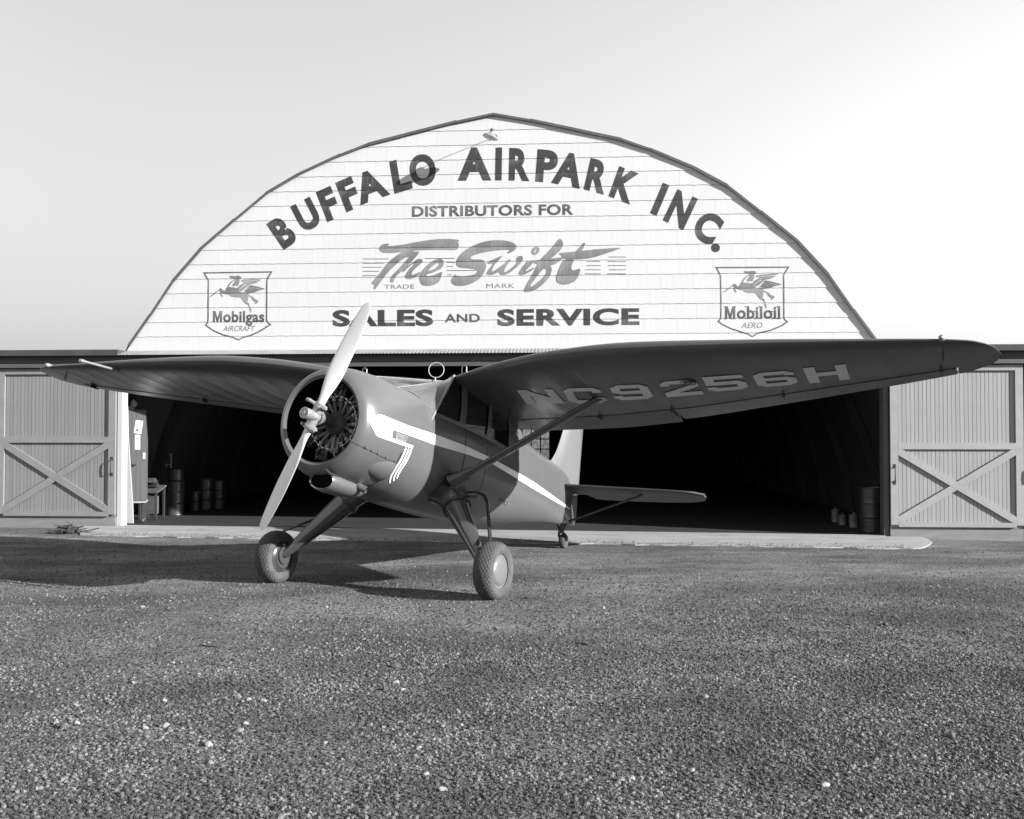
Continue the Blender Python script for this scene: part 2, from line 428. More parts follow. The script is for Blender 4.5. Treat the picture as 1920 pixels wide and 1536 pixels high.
def text_tris(s, bold=0.0, shear=0.0):
    """outline of a word in the built-in face as 2D triangles in a unit box 0..1 (cap box for capitals)"""
    cu = bpy.data.curves.new('word', 'FONT'); cu.body = s; cu.offset = bold; cu.shear = shear; cu.resolution_u = 5; cu.space_character = 1.06
    ob = bpy.data.objects.new('word', cu); col.objects.link(ob)
    dg = bpy.context.evaluated_depsgraph_get(); ev = ob.evaluated_get(dg); me = ev.to_mesh()
    b = bmesh.new(); b.from_mesh(me); bmesh.ops.triangulate(b, faces=b.faces)
    tris = [[(v.co.x, v.co.y) for v in f.verts] for f in b.faces]
    b.free(); ev.to_mesh_clear(); bpy.data.objects.remove(ob); bpy.data.curves.remove(cu)
    xs = [p[0] for t in tris for p in t]; ys = [p[1] for t in tris for p in t]
    return tris, (min(xs), max(xs), min(ys), max(ys))

def px_ray(px, py):
    """line of sight through a point measured on the photograph (for measuring only)"""
    a, b = (px - 960.0) / F_PX, -(py - 768.0) / F_PX
    c, s = cos(PITCH), sin(PITCH)
    return Vector((a, c - b * s, s + b * c))
EYE = Vector((0, 0, CAM_H))

# ------------------------------------------------------------------ ground
HANG_P0 = Vector((-0.3495, 19.5, 0)); HANG_ROT = radians(-4.0)
H_S = Vector((cos(HANG_ROT), sin(HANG_ROT), 0)); H_IN = Vector((-sin(HANG_ROT), cos(HANG_ROT), 0))
def floor_z(s): return 0.024 - 0.0066 * s
def ground_z(x, y):
    s = (Vector((x, y, 0)) - HANG_P0).dot(H_S)
    t = smoothstep(14.0, 18.0, y)
    fade = 1 - smoothstep(9.0, 25.0, abs(s))
    z = t * (floor_z(s) - 0.05) * fade
    amp = smoothstep(3.0, 6.0, y)
    near = 1 - smoothstep(20, 60, abs(x) + max(0, y - 10))
    z += near * 0.010 * (mnoise.noise(Vector((x * 0.9, y * 0.9, 3.1))) + 0.6 * mnoise.noise(Vector((x * 3.1, y * 3.1, 7.7)))) * (1 - 0.6 * smoothstep(16.5, 18, y))
    return z

def axis_steps(lo, hi, fine_lo, fine_hi, step, grow=1.35):
    mid = [fine_lo + i * step for i in range(int(round((fine_hi - fine_lo) / step)) + 1)]
    left = []; d = step; x = fine_lo
    while x > lo: d *= grow; x = max(lo, x - d); left.append(x)
    right = []; d = step; x = fine_hi
    while x < hi: d *= grow; x = min(hi, x + d); right.append(x)
    return left[::-1] + mid + right

xs = axis_steps(-900, 900, -11, 11, 0.11); ys = axis_steps(-300, 1500, 3.6, 19.4, 0.11)
g = MB(); g.v = [(x, y, ground_z(x, y)) for y in ys for x in xs]
nx = len(xs)
g.f = [(j * nx + i, j * nx + i + 1, (j + 1) * nx + i + 1, (j + 1) * nx + i) for j in range(len(ys) - 1) for i in range(nx - 1)]
ground = g.build('gravel_ground', M['ground'], None, 80, fix=False)
tag(ground, kind='structure')

# loose gravel: small stones scattered over the ground sheet (geometry nodes), density falls with distance
def gravel_patch():
    gx = [-10 + 0.25 * i for i in range(81)]; gy = [3.9 + 0.25 * i for i in range(55)]
    b = MB(); b.v = [(x, y, ground_z(x, y)) for y in gy for x in gx]; n = len(gx)
    dens = []
    for j in range(len(gy) - 1):
        for i in range(n - 1):
            x, y = gx[i] + .125, gy[j] + .125
            if abs(x) > 0.53 * y + 4.2: continue
            b.f.append((j * n + i, j * n + i + 1, (j + 1) * n + i + 1, (j + 1) * n + i))
            d = 9500 * (1 - smoothstep(5.4, 10.0, y)) + 3000 * (1 - smoothstep(9, 14.5, y)) + 150
            d *= 1 - smoothstep(0.4, 4.2, abs(x) - 0.53 * y)
            d *= 0.72 + 0.6 * mnoise.noise(Vector((x * 0.5, y * 0.5, 1.3)))
            dens.append(max(15, d))
    me = b.mesh('gravel', fix=False)
    at = me.attributes.new('density', 'FLOAT', 'FACE'); at.data.foreach_set('value', dens)
    o = link_mesh('gravel', me, M['pebble']); tag(o, kind='stuff')
    ng = bpy.data.node_groups.new('scatter_gravel', 'GeometryNodeTree')
    ng.interface.new_socket('Geometry', in_out='INPUT', socket_type='NodeSocketGeometry')
    ng.interface.new_socket('Geometry', in_out='OUTPUT', socket_type='NodeSocketGeometry')
    N, L = ng.nodes, ng.links
    gi = N.new('NodeGroupInput'); go = N.new('NodeGroupOutput')
    at = N.new('GeometryNodeInputNamedAttribute'); at.data_type = 'FLOAT'; at.inputs[0].default_value = 'density'
    dp = N.new('GeometryNodeDistributePointsOnFaces'); dp.inputs['Seed'].default_value = 4
    L.new(gi.outputs[0], dp.inputs['Mesh'])
    L.new([s for s in at.outputs if s.enabled][0], dp.inputs['Density'])
    ico = N.new('GeometryNodeMeshIcoSphere'); ico.inputs['Radius'].default_value = 1.0; ico.inputs['Subdivisions'].default_value = 1
    pos = N.new('GeometryNodeInputPosition'); nz = N.new('ShaderNodeTexNoise'); nz.inputs['Scale'].default_value = 1.1
    L.new(pos.outputs[0], nz.inputs['Vector'])
    sc = N.new('ShaderNodeVectorMath'); sc.operation = 'MULTIPLY_ADD'
    sc.inputs[1].default_value = (1.7, 1.7, 1.7); sc.inputs[2].default_value = (-0.85, -0.85, -0.85)
    L.new(nz.outputs['Color'], sc.inputs[0])
    sp = N.new('GeometryNodeSetPosition'); L.new(ico.outputs['Mesh'], sp.inputs['Geometry']); L.new(sc.outputs[0], sp.inputs['Offset'])
    sm = N.new('GeometryNodeSetMaterial'); sm.inputs['Material'].default_value = M['pebble']; L.new(sp.outputs[0], sm.inputs['Geometry'])
    ins = N.new('GeometryNodeInstanceOnPoints'); L.new(dp.outputs['Points'], ins.inputs['Points']); L.new(sm.outputs[0], ins.inputs['Instance'])
    rr = N.new('FunctionNodeRandomValue'); rr.data_type = 'FLOAT_VECTOR'
    rr.inputs[0].default_value = (0, 0, 0); rr.inputs[1].default_value = (6.28, 6.28, 6.28)
    L.new(rr.outputs[0], ins.inputs['Rotation'])
    rs = N.new('FunctionNodeRandomValue'); rs.data_type = 'FLOAT'
    rs.inputs[2].default_value = 0.0; rs.inputs[3].default_value = 1.0; rs.inputs['Seed'].default_value = 5
    pw = N.new('ShaderNodeMath'); pw.operation = 'POWER'; pw.inputs[1].default_value = 6.0
    L.new(rs.outputs[1], pw.inputs[0])
    ma = N.new('ShaderNodeMath'); ma.operation = 'MULTIPLY_ADD'; ma.inputs[1].default_value = 0.0125; ma.inputs[2].default_value = 0.0036
    L.new(pw.outputs[0], ma.inputs[0]); L.new(ma.outputs[0], ins.inputs['Scale'])
    sh = N.new('FunctionNodeRandomValue'); sh.data_type = 'FLOAT'; sh.inputs[2].default_value = 0; sh.inputs[3].default_value = 1; sh.inputs['Seed'].default_value = 9
    p2 = N.new('ShaderNodeMath'); p2.operation = 'POWER'; p2.inputs[1].default_value = 2.3; L.new(sh.outputs[1], p2.inputs[0])
    gp = N.new('GeometryNodeInputPosition'); gn = N.new('ShaderNodeTexNoise'); gn.inputs['Scale'].default_value = 1.1; gn.inputs['Detail'].default_value = 5.0
    L.new(gp.outputs[0], gn.inputs['Vector'])
    gm = N.new('ShaderNodeMapRange'); gm.inputs['From Min'].default_value = 0.34; gm.inputs['From Max'].default_value = 0.66; gm.inputs['To Min'].default_value = 0.35; gm.inputs['To Max'].default_value = 1.45
    L.new([q for q in gn.outputs if q.name in ('Fac', 'Factor')][0], gm.inputs[0])
    gk = N.new('ShaderNodeMath'); gk.operation = 'MULTIPLY'; L.new(p2.outputs[0], gk.inputs[0]); L.new(gm.outputs[0], gk.inputs[1]); p2 = gk
    st = N.new('GeometryNodeStoreNamedAttribute'); st.data_type = 'FLOAT'; st.domain = 'INSTANCE'; st.inputs['Name'].default_value = 'shade'
    L.new(ins.outputs[0], st.inputs['Geometry']); L.new(p2.outputs[0], [s for s in st.inputs if s.name == 'Value' and s.enabled][0])
    jn = N.new('GeometryNodeJoinGeometry'); L.new(st.outputs[0], jn.inputs[0])
    L.new(jn.outputs[0], go.inputs[0])
    md = o.modifiers.new('scatter', 'NODES'); md.node_group = ng
    return o
gravel_patch()

# ------------------------------------------------------------------ hangar
hangar = thing('hangar', 'white arched hangar with painted advertising lettering on its gable and a wide dark doorway', 'hangar', HANG_P0, HANG_ROT)
HROT = Matrix.Rotation(HANG_ROT, 3, 'Z')
def fac(px, py, inward=0.0):
    """point of the plane `inward` metres behind the hangar front, in hangar coordinates (along, up)"""
    d = px_ray(px, py); p0 = HANG_P0 + H_IN * inward
    t = (p0 - EYE).dot(H_IN) / d.dot(H_IN); P = EYE + d * t - HANG_P0
    return (P.dot(H_S), P.z)

ARCH = [(0, 7.89), (0.70, 7.755), (1.67, 7.53), (2.40, 7.36), (2.93, 7.165), (3.75, 6.80), (4.37, 6.45), (4.97, 5.96), (5.65, 5.39), (6.20, 4.77), (6.63, 4.13), (7.05, 3.54), (7.45, 2.8), (7.85, 1.8), (8.1, 0.9), (8.2, -0.15)]
ARCH_FULL = [(-a, b) for a, b in ARCH[::-1]] + ARCH[1:]
def arch_inset(d):
    out = []
    n = len(ARCH_FULL)
    for i, p in enumerate(ARCH_FULL):
        a, b = Vector(ARCH_FULL[max(0, i - 1)]), Vector(ARCH_FULL[min(n - 1, i + 1)])
        t = (b - a).normalized(); out.append((p[0] + t.y * d, p[1] - t.x * d))
    return out
def arch_strip(name, d0, d1, y0, y1, mat, parent=hangar, kind=None):
    A, B = arch_inset(d0), arch_inset(d1); b = MB()
    rings = [[(A[i][0], y0, A[i][1]), (A[i][0], y1, A[i][1]), (B[i][0], y1, B[i][1]), (B[i][0], y0, B[i][1])] for i in range(len(A))]
    return b.loft(rings).build(name, mat, parent)

# gable wall behind the siding: the segment of the arch above the door head
seg = [p for p in arch_inset(0.022) if p[1] > 3.42]
def edge_at(pts, z):
    for i in range(len(pts) - 1):
        if (pts[i][1] - z) * (pts[i + 1][1] - z) <= 0 and abs(pts[i][1] - pts[i + 1][1]) > 1e-6:
            t = (z - pts[i][1]) / (pts[i + 1][1] - pts[i][1]); return pts[i][0] + t * (pts[i + 1][0] - pts[i][0])
inset6 = arch_inset(0.022)
sl = edge_at(inset6[:16], 3.40)
seg = [(sl, 3.40)] + seg + [(-sl, 3.40)]
b = MB(); n = len(seg)
b.add([(s, 0.0, z) for s, z in seg] + [(s, 0.12, z) for s, z in seg],
      [tuple(range(n)), tuple(range(2 * n - 1, n - 1, -1))] + [(i, (i + 1) % n, n + (i + 1) % n, n + i) for i in range(n)])
b.build('gable_wall', M['gable_board'], hangar)

def shingle_out(t): return 0.0180 - 0.0090 * t
CLIP = [p for p in arch_inset(0.015)]
def clip_arch(poly):
    for i in range(len(CLIP) - 1):
        (x0, y0), (x1, y1) = CLIP[i], CLIP[i + 1]
        dx, dy = x1 - x0, y1 - y0
        poly = clip_half(poly, dy, -dx, -(dy * x0 - dx * y0))
        if len(poly) < 3: return []
    return poly
def shingle_mesh(poly, t0):
    """poly in local (x, z); t = z / COURSE"""
    n = len(poly)
    fr = [(x, -shingle_out(z / COURSE), z) for x, z in poly]; bk = [(x, -shingle_out(z / COURSE) + 0.007, z) for x, z in poly]
    b = MB(); b.add(fr + bk, [tuple(range(n)), tuple(range(2 * n - 1, n - 1, -1))] + [(i, (i + 1) % n, n + (i + 1) % n, n + i) for i in range(n)])
    me = b.mesh('siding_shingle'); me.materials.append(M['siding']); return me
SH_W = 0.607
def shingle_poly(seed):
    r = random.Random(seed); w = SH_W - 0.0018
    bot = [(w * i / 8, 0.0035 * sin(i * pi / 2 + seed * 1.7) + r.uniform(-.0015, .0015)) for i in range(9)]
    return bot + [(w, COURSE + 0.018), (0, COURSE + 0.018)]
full_mesh = [shingle_mesh(shingle_poly(k), 0) for k in range(4)]
n_sh = 0
for k in range(-1, 16):
    zb = COURSE0 + k * COURSE
    s0 = -7.5 + (0.30 if k % 2 else 0.0) + 0.05 * ((k * 7) % 3)
    while s0 < 7.5:
        poly = [(x + s0, z + zb) for x, z in shingle_poly((k + 20) * 31 + int(s0 * 10))]
        cl = clip_arch(poly)
        if len(cl) >= 3 and max(p[1] for p in cl) - min(p[1] for p in cl) > 0.03 and max(p[0] for p in cl) - min(p[0] for p in cl) > 0.03:
            if len(cl) == len(poly) and all(abs(a[0] - c[0]) + abs(a[1] - c[1]) < 1e-6 for a, c in zip(cl, poly)):
                o = bpy.data.objects.new('siding_shingle', full_mesh[n_sh % 4]); col.objects.link(o); o.parent = hangar
                o.location = (s0, 0, zb)
            else:
                me = shingle_mesh([(x - s0, z - zb) for x, z in cl], 0)
                o = link_mesh('siding_shingle', me, None, hangar); o.location = (s0, 0, zb)
            n_sh += 1
        s0 += SH_W
print('shingles', n_sh)

# painted lettering lies on the lapped shingles and follows their slope
def sign_mesh(tris, name, mat, lift=0.002, label=None, mesh_only=False):
    b = MB()
    for t in tris:
        z0 = min(p[1] for p in t); z1 = max(p[1] for p in t)
        for k in range(int(math.floor((z0 - COURSE0) / COURSE)), int(math.floor((z1 - COURSE0) / COURSE)) + 1):
            zb = COURSE0 + k * COURSE
            q = clip_half(t, 0, 1, -zb)
            if len(q) >= 3: q = clip_half(q, 0, -1, zb + COURSE)
            if len(q) < 3: continue
            vs = [(x, -shingle_out((z - zb) / COURSE) - lift, z) for x, z in q]
            b.add(vs, [tuple(range(len(vs)))])
    me = bpy.data.meshes.new(name); me.from_pydata(b.v, [], b.f)
    bb = bmesh.new(); bb.from_mesh(me)
    for f in bb.faces:
        f.normal_update()
        if f.normal.y > 0: f.normal_flip()
    bb.to_mesh(me); bb.free()
    o = link_mesh(name, me, mat, hangar)
    if label: o['label'] = label
    return o

def place(tris, box, BL, BR, TL):
    """maps the letter box to three corners measured on the photograph"""
    a, b_, c = Vector(fac(*BL)), Vector(fac(*BR)), Vector(fac(*TL)); x0, x1, y0, y1 = box
    ux, uy = (b_ - a), (c - a)
    return [[tuple(a + ux * ((x - x0) / (x1 - x0)) + uy * ((y - y0) / (y1 - y0))) for x, y in t] for t in tris]

def Z(zx, zy, sc, ox, oy): return (ox + zx / sc, oy + zy / sc)
A6 = lambda p: Z(p[0], p[1], 3.0, 340, 180)
A1 = lambda p: Z(p[0], p[1], 3.3103, 640, 200)
A7 = lambda p: Z(p[0], p[1], 2.5263, 900, 180)
arched = [('B', A6, (578, 868), (664, 812), (478, 722)), ('U', A6, (690, 775), (800, 717), (613, 625)), ('F', A6, (823, 712), (906, 675), (757, 543)),
          ('F', A6, (930, 657), (1020, 618), (866, 490)), ('A', A6, (1008, 617), (1178, 555), (950, 457)), ('L', A6, (1200, 553), (1303, 521), (1170, 372)),
          ('O', A6, (1293, 514), (1440, 500), (1276, 336)), ('A', A1, (722, 462), (932, 460), (722, 255)), ('I', A1, (954, 460), (995, 460), (958, 255)),
          ('R', A1, (1038, 460), (1168, 465), (1043, 257)), ('P', A1, (1203, 467), (1335, 478), (1218, 265)), ('A', A1, (1300, 475), (1480, 512), (1342, 272)),
          ('R', A1, (1503, 515), (1630, 549), (1548, 318)), ('K', A1, (1657, 558), (1792, 610), (1725, 370)), ('I', A7, (805, 556), (836, 569), (866, 412)),
          ('N', A7, (865, 590), (962, 637), (935, 442)), ('C', A7, (992, 660), (1092, 716), (1064, 532))]
for ch, A, BL, BR, TL in arched:
    tr, box = text_tris(ch, 0.0 if ch == 'I' else 0.050)
    if ch == 'I': tr = [[(0, 0), (1, 0), (1, 1)], [(0, 0), (1, 1), (0, 1)]]; box = (0, 1, 0, 1)
    sign_mesh(place(tr, box, A(BL), A(BR), A(TL)), 'painted_letter', M['letter_black'])
c0 = Vector(fac(*A7((1115, 720)))); r0 = 0.083
disc = [(c0.x + r0 * cos(2 * pi * i / 24), c0.y + r0 * sin(2 * pi * i / 24)) for i in range(24)]
sign_mesh([[tuple(c0), disc[i], disc[(i + 1) % 24]] for i in range(24)], 'painted_full_stop', M['letter_black'])
def islands(tris):
    par = list(range(len(tris))); seen = {}
    def find(i):
        while par[i] != i: par[i] = par[par[i]]; i = par[i]
        return i
    for i, t in enumerate(tris):
        for p in t:
            k = (round(p[0], 5), round(p[1], 5))
            if k in seen: par[find(i)] = find(seen[k])
            else: seen[k] = i
    g = {}
    for i, t in enumerate(tris): g.setdefault(find(i), []).append(t)
    return list(g.values())
def sign_word(s, BL, BR, TL, mat, label, bold=0.02, shear=0.0):
    tr, box = text_tris(s, bold, shear)
    for g_ in islands(tr): sign_mesh(place(g_, box, BL, BR, TL), 'painted_letter', mat)
sign_word('DISTRIBUTORS FOR', (772.5, 407.5), (1075, 403.5), (772.5, 387), M['letter_mid'], 'dark lettering reading DISTRIBUTORS FOR', 0.034)
sign_word('SALES', (624, 613), (812.5, 612), (624, 581.5), M['letter_black'], 'wide dark lettering reading SALES', 0.042)
sign_word('AND', (834, 605), (900, 604.5), (834, 589), M['letter_mid'], 'small dark lettering reading AND', 0.025)
sign_word('SERVICE', (932.5, 612), (1199, 610), (932.5, 580), M['letter_black'], 'wide dark lettering reading SERVICE', 0.042)
sign_word('TRADE', (721, 541.8), (777, 541.5), (721, 534), M['letter_grey'], 'small grey lettering reading TRADE', 0.012)
sign_word('MARK', (912, 540.8), (965, 540.5), (912, 532.3), M['letter_grey'], 'small grey lettering reading MARK', 0.0)

S5 = lambda p: fac(660 + p[0] / 3.5556, 430 + p[1] / 3.5556)
script = [
 [[(182,128),(205,102),(250,98),(245,112),(330,105),(420,88),(520,72),(620,65),(712,72),(705,90),(715,100),(695,138),(600,138),(480,140),(380,148),(280,158),(215,158),(190,148)]],
 [[(345,150),(420,150),(400,175),(340,200),(280,250),(240,290),(200,340),(175,375),(155,400),(145,395),(148,372),(130,362),(150,335),(190,290),(230,235),(280,190)]],
 [[(440,150),(445,162),(400,215),(345,270),(290,320),(275,355),(255,348),(265,315),(320,255),(370,200),(400,160)]],
 [[(345,268),(400,225),(445,198),(470,205),(465,225),(420,265),(398,298),(412,303),(455,285),(442,312),(395,332),(365,330),(355,312),(385,265),(415,232),(395,240),(345,285)]],
 [[(450,320),(470,275),(520,225),(570,200),(605,205),(612,235),(590,265),(540,290),(505,300),(500,312),(540,308),(600,285),(590,330),(570,360),(520,378),(470,372),(455,345)], [(510,275),(540,245),(570,225),(580,235),(555,262),(520,276)]],
 [[(1090,135),(1050,160),(1035,155),(1050,140),(980,140),(880,155),(800,180),(800,200),(870,205),(895,235),(885,280),(850,330),(790,365),(730,378),(680,370),(662,340),(690,300),(695,310),(760,312),(820,300),(835,275),(790,262),(720,255),(697,235),(705,195),(750,145),(820,105),(900,80),(990,74),(1060,85),(1095,110)]],
 [[(905,220),(960,195),(1000,178),(990,195),(950,240),(935,275),(945,280),(1010,235),(1045,205),(1060,205),(1030,245),(1015,278),(1030,283),(1095,230),(1100,190),(1125,178),(1140,190),(1130,220),(1090,260),(1040,298),(995,305),(978,287),(940,303),(900,300),(905,280),(940,230),(915,232)]],
 [[(1170,215),(1215,210),(1190,245),(1160,275),(1165,280),(1215,255),(1200,275),(1150,302),(1115,300),(1125,270),(1160,225)]],
 [[(1200,160),(1205,130),(1230,118),(1250,130),(1245,155),(1220,172)], [(1215,150),(1225,135),(1235,135),(1228,155)]],
 [[(1385,65),(1408,100),(1380,150),(1320,200),(1270,230),(1300,235),(1330,255),(1325,300),(1290,350),(1230,400),(1175,418),(1150,410),(1165,370),(1200,310),(1230,250),(1260,200),(1310,150),(1350,105)], [(1190,375),(1230,320),(1270,272),(1295,265),(1292,300),(1250,345),(1205,380)]],
 [[(1220,210),(1300,200),(1390,190),(1400,200),(1350,235),(1290,240),(1225,228)]],
 [[(1390,160),(1500,148),(1620,135),(1775,125),(1780,132),(1700,160),(1600,190),(1500,200),(1410,195),(1400,175)]],
 [[(1495,150),(1530,110),(1545,92),(1555,100),(1530,145),(1510,155)]],
 [[(1420,205),(1480,205),(1465,240),(1470,275),(1520,265),(1510,310),(1480,350),(1420,368),(1375,355),(1365,325),(1385,260)]]]
def sign_group(groups, mapf, name, mat, label, rough=True, n=5):
    tt = []; objs = []
    vv = MB()
    for i, loops in enumerate(groups):
        L2 = [smooth_loop(l, n) if rough else l for l in loops]
        L3 = [[mapf(p) for p in l] for l in L2]
        tt.append((tess(L3), 0.002 + 0.0004 * i))
    # one mesh, each brush stroke a hair in front of the one before
    tmp = [sign_mesh(t, name, mat, lift) for t, lift in tt]
    b = MB()
    for o in tmp:
        b.add([v.co for v in o.data.vertices], [tuple(p.vertices) for p in o.data.polygons])
        bpy.data.objects.remove(o)
    o = b.build(name, mat, hangar, fix=False); o['label'] = label; return o
sign_group(script, S5, 'painted_lettering', M['letter_grey'], 'grey brush script lettering reading The Swift')
lines = [(199, 72, 245), (227, 72, 215), (254, 72, 198), (281, 72, 183), (310, 72, 165), (196, 485, 685), (222, 630, 690), (249, 632, 675), (276, 630, 825), (305, 635, 665),
         (186, 1710, 1825), (215, 1565, 1655), (215, 1705, 1825), (243, 1562, 1658), (243, 1706, 1825), (271, 1556, 1658), (271, 1712, 1825), (298, 1552, 1658), (298, 1703, 1825)]
tt = []
for y, x0, x1 in lines:
    a, b_, c, d = S5((x0, y - 2.2)), S5((x1, y - 2.2)), S5((x1, y + 2.2)), S5((x0, y + 2.2)); tt += [[a, b_, c], [a, c, d]]
sign_mesh(tt, 'painted_lines', M['letter_mid'], label='thin speed lines either side of the script lettering')

horse = [[(680,280),(700,265),(770,268),(840,260),(880,275),(888,312),(830,325),(770,312),(700,308)],
 [(775,318),(840,320),(862,345),(850,400),(830,445),(790,440),(745,452),(735,420),(770,370)], [(765,325),(700,375),(660,420),(645,465),(665,465),(690,420),(740,365)],
 [(610,520),(625,485),(650,465),(740,470),(800,482),(850,505),(880,558),(960,562),(995,590),(1000,625),(880,650),(800,650),(720,640),(680,610),(640,575),(610,545)],
 [(870,640),(1000,575),(1020,620),(1012,690),(1000,745),(1030,770),(1010,780),(960,755),(920,710),(890,660)],
 [(1000,745),(1030,760),(1045,830),(1085,865),(1060,862),(1052,852),(1075,910),(1068,925),(1045,890),(1035,830),(1015,780)],
 [(1010,608),(1060,622),(1110,650),(1150,690),(1190,700),(1195,740),(1160,768),(1140,760),(1160,735),(1130,730),(1090,680),(1060,640)],
 [(640,600),(560,570),(520,545),(505,528),(460,558),(400,605),(345,640),(338,628),(400,580),(470,535),(510,495),(535,490),(560,520),(615,545),(650,590)],
 [(515,555),(530,560),(545,605),(565,632),(550,635),(525,605)],
 [(900,345),(1000,325),(1270,305),(1220,325),(1000,348),(910,368)], [(930,380),(1000,362),(1235,340),(1190,360),(1010,384)], [(960,405),(1030,392),(1190,372),(1150,393),(1040,414)],
 [(800,500),(850,460),(890,420),(940,395),(960,410),(900,470),(860,515),(820,520)], [(880,522),(940,452),(1000,420),(1020,440),(960,490),(910,530)],
 [(1040,430),(1120,440),(1310,495),(1300,505),(1180,475),(1050,453)], [(1020,465),(1100,475),(1260,512),(1240,520),(1100,494),(1020,480)],
 [(1000,492),(1080,505),(1210,528),(1180,535),(1080,524),(1000,508)], [(975,516),(1060,535),(1170,545),(1130,555),(1050,551),(970,530)], [(960,542),(1030,555),(1110,560),(1040,572),(990,560)]]
HL = lambda p: fac(360 + p[0] / 9.6, 490 + p[1] / 9.6)
HR = lambda p: fac(1320 + (352 + (p[0] - 340) * 1.06) / 9.6, 480 + (272 + (p[1] - 262) * 1.0226) / 9.6)
sign_group([[h] for h in horse], HL, 'painted_emblem', M['letter_grey'], 'grey winged horse emblem on the left shield', n=3)
sign_group([[h] for h in horse], HR, 'painted_emblem', M['letter_grey'], 'grey winged horse emblem on the right shield', n=3)
shield_l = [(222,212),(1435,195),(1360,320),(1350,350),(1350,700),(1345,1060),(1370,1110),(1415,1138),(1300,1215),(1180,1285),(1050,1340),(930,1370),(838,1415),(740,1370),(560,1325),(400,1255),(300,1190),(250,1150),(288,1100),(295,1060),(295,700),(300,350),(285,320)]
shield_r = [(215,213),(1520,205),(1440,325),(1430,355),(1434,700),(1435,1120),(1458,1158),(1497,1185),(1400,1255),(1200,1340),(960,1393),(868,1455),(800,1410),(700,1380),(480,1310),(330,1235),(255,1182),(300,1130),(304,860),(295,360),(282,325)]
def stroke_loop(pts, w):
    n = len(pts); inn = []; out = []
    for i in range(n):
        p, a, c = Vector(pts[i]), Vector(pts[i - 1]), Vector(pts[(i + 1) % n])
        n1 = (p - a).normalized(); n2 = (c - p).normalized(); nn = Vector((-(n1.y + n2.y), n1.x + n2.x)).normalized()
        k = w / 2 / max(0.45, nn.dot(Vector((-n1.y, n1.x)))); inn.append(tuple(p + nn * k)); out.append(tuple(p - nn * k))
    t = []
    for i in range(n):
        j = (i + 1) % n; t += [[out[i], out[j], inn[j]], [out[i], inn[j], inn[i]]]
    return t
for pts, ox, oy, side in ((shield_l, 360, 490, 'left'), (shield_r, 1320, 480, 'right')):
    t = [[fac(ox + x / 9.6, oy + y / 9.6) for x, y in tri] for tri in stroke_loop(pts, 25)]
    sign_mesh(t, 'painted_shield', M['letter_mid'], label='dark shield outline painted on the %s side of the gable' % side)
def glyph_m(A, x0, x1, y0, y1, mat, serif):
    g_ = [(0, 0), (.22, 0), (.22, .62), (.42, 0), (.58, 0), (.76, .62), (.76, 0), (1, 0), (1, 1), (.72, 1), (.5, .36), (.28, 1), (0, 1)]
    sign_mesh(tess([[fac(*A(x0 + (x1 - x0) * u, y0 + (y1 - y0) * v)) for u, v in g_]]), 'painted_letter', mat)
Lz = lambda x, y: (360 + x / 9.6, 490 + y / 9.6)
Rz = lambda x, y: (1320 + x / 9.6, 480 + y / 9.6)
def mixed_word(s, BL, BR, TL, mat, label, bold, serif=False):
    """lower-case word: the box given is baseline to cap height"""
    tr, box = text_tris(s, bold); _, capbox = text_tris('I', bold)
    box = (box[0], box[1], capbox[2], capbox[3])
    for g_ in islands(tr): sign_mesh(place(g_, box, BL, BR, TL), 'painted_letter', mat)
glyph_m(Lz, 382, 548, 1100, 895, M['letter_mid'], False)
mixed_word('obilgas', Lz(568, 1100), Lz(1308, 1100), Lz(568, 895), M['letter_mid'], 'bold lettering reading Mobilgas in the left shield', 0.03)
sign_word('AIRCRAFT', Lz(562, 1260), Lz(1140, 1260), Lz(562, 1162), M['letter_grey'], 'small slanted lettering reading AIRCRAFT', 0.008, 0.28)
glyph_m(Rz, 375, 562, 1137, 910, M['letter_mid'], True)
mixed_word('obiloil', Rz(590, 1137), Rz(1370, 1133), Rz(590, 910), M['letter_mid'], 'bold serif lettering reading Mobiloil in the right shield', 0.028)
tt = []
for x0, x1, y in [(360, 420, 1132), (490, 575, 1132), (360, 430, 914), (520, 575, 914), (735, 800, 1130), (890, 960, 1130), (980, 1045, 1130), (1205, 1285, 1130), (1305, 1385, 1130), (735, 770, 917), (890, 925, 1000), (980, 1010, 915), (1205, 1240, 1000), (1305, 1335, 915)]:
    a, b_, c, d = [fac(*Rz(x, yy)) for x, yy in ((x0, y - 8), (x1, y - 8), (x1, y + 8), (x0, y + 8))]; tt += [[a, b_, c], [a, c, d]]
sign_mesh(tt, 'painted_serif', M['letter_mid'], lift=0.0032)
sign_word('AERO', Rz(668, 1303), Rz(1050, 1303), Rz(668, 1198), M['letter_grey'], 'small slanted lettering reading AERO', 0.008, 0.28)

# roof, edge boards, ribs, rear wall
arch_strip('roof', 0.0, 0.03, -0.028, 26.0, M['roofing'])
for side in (-1, 1):
    for i in range(11):
        a, c = Vector(ARCH[i]), Vector(ARCH[i + 1]); d = (c - a); ln = d.length
        m = (a + c) / 2; ang = atan2(d.y, d.x); nrm = Vector((-d.y, d.x)).normalized()
        m = m + nrm * (0.004 * ((i * 5) % 3 - 1)) - nrm * 0.026
        o = MB().box((0, 0, 0), (ln - 0.004, 0.03, 0.042 + 0.005 * (i % 3))).build('edge_board', M['trim'], hangar)
        o.location = (side * m.x, -0.045 - 0.003 * (i % 2), m.y); o.rotation_euler = (0, -ang if side > 0 else ang, 0)
for k in range(10):
    y = 0.8 + 2.6 * k
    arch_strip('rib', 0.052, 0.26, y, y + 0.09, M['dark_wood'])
wx0, wz1 = fac(985, 800, 25.9); wx1, wz0 = fac(1030.5, 861, 25.9)
wz1 = wz0 + 1.75; wx0 = wx1 - 1.2
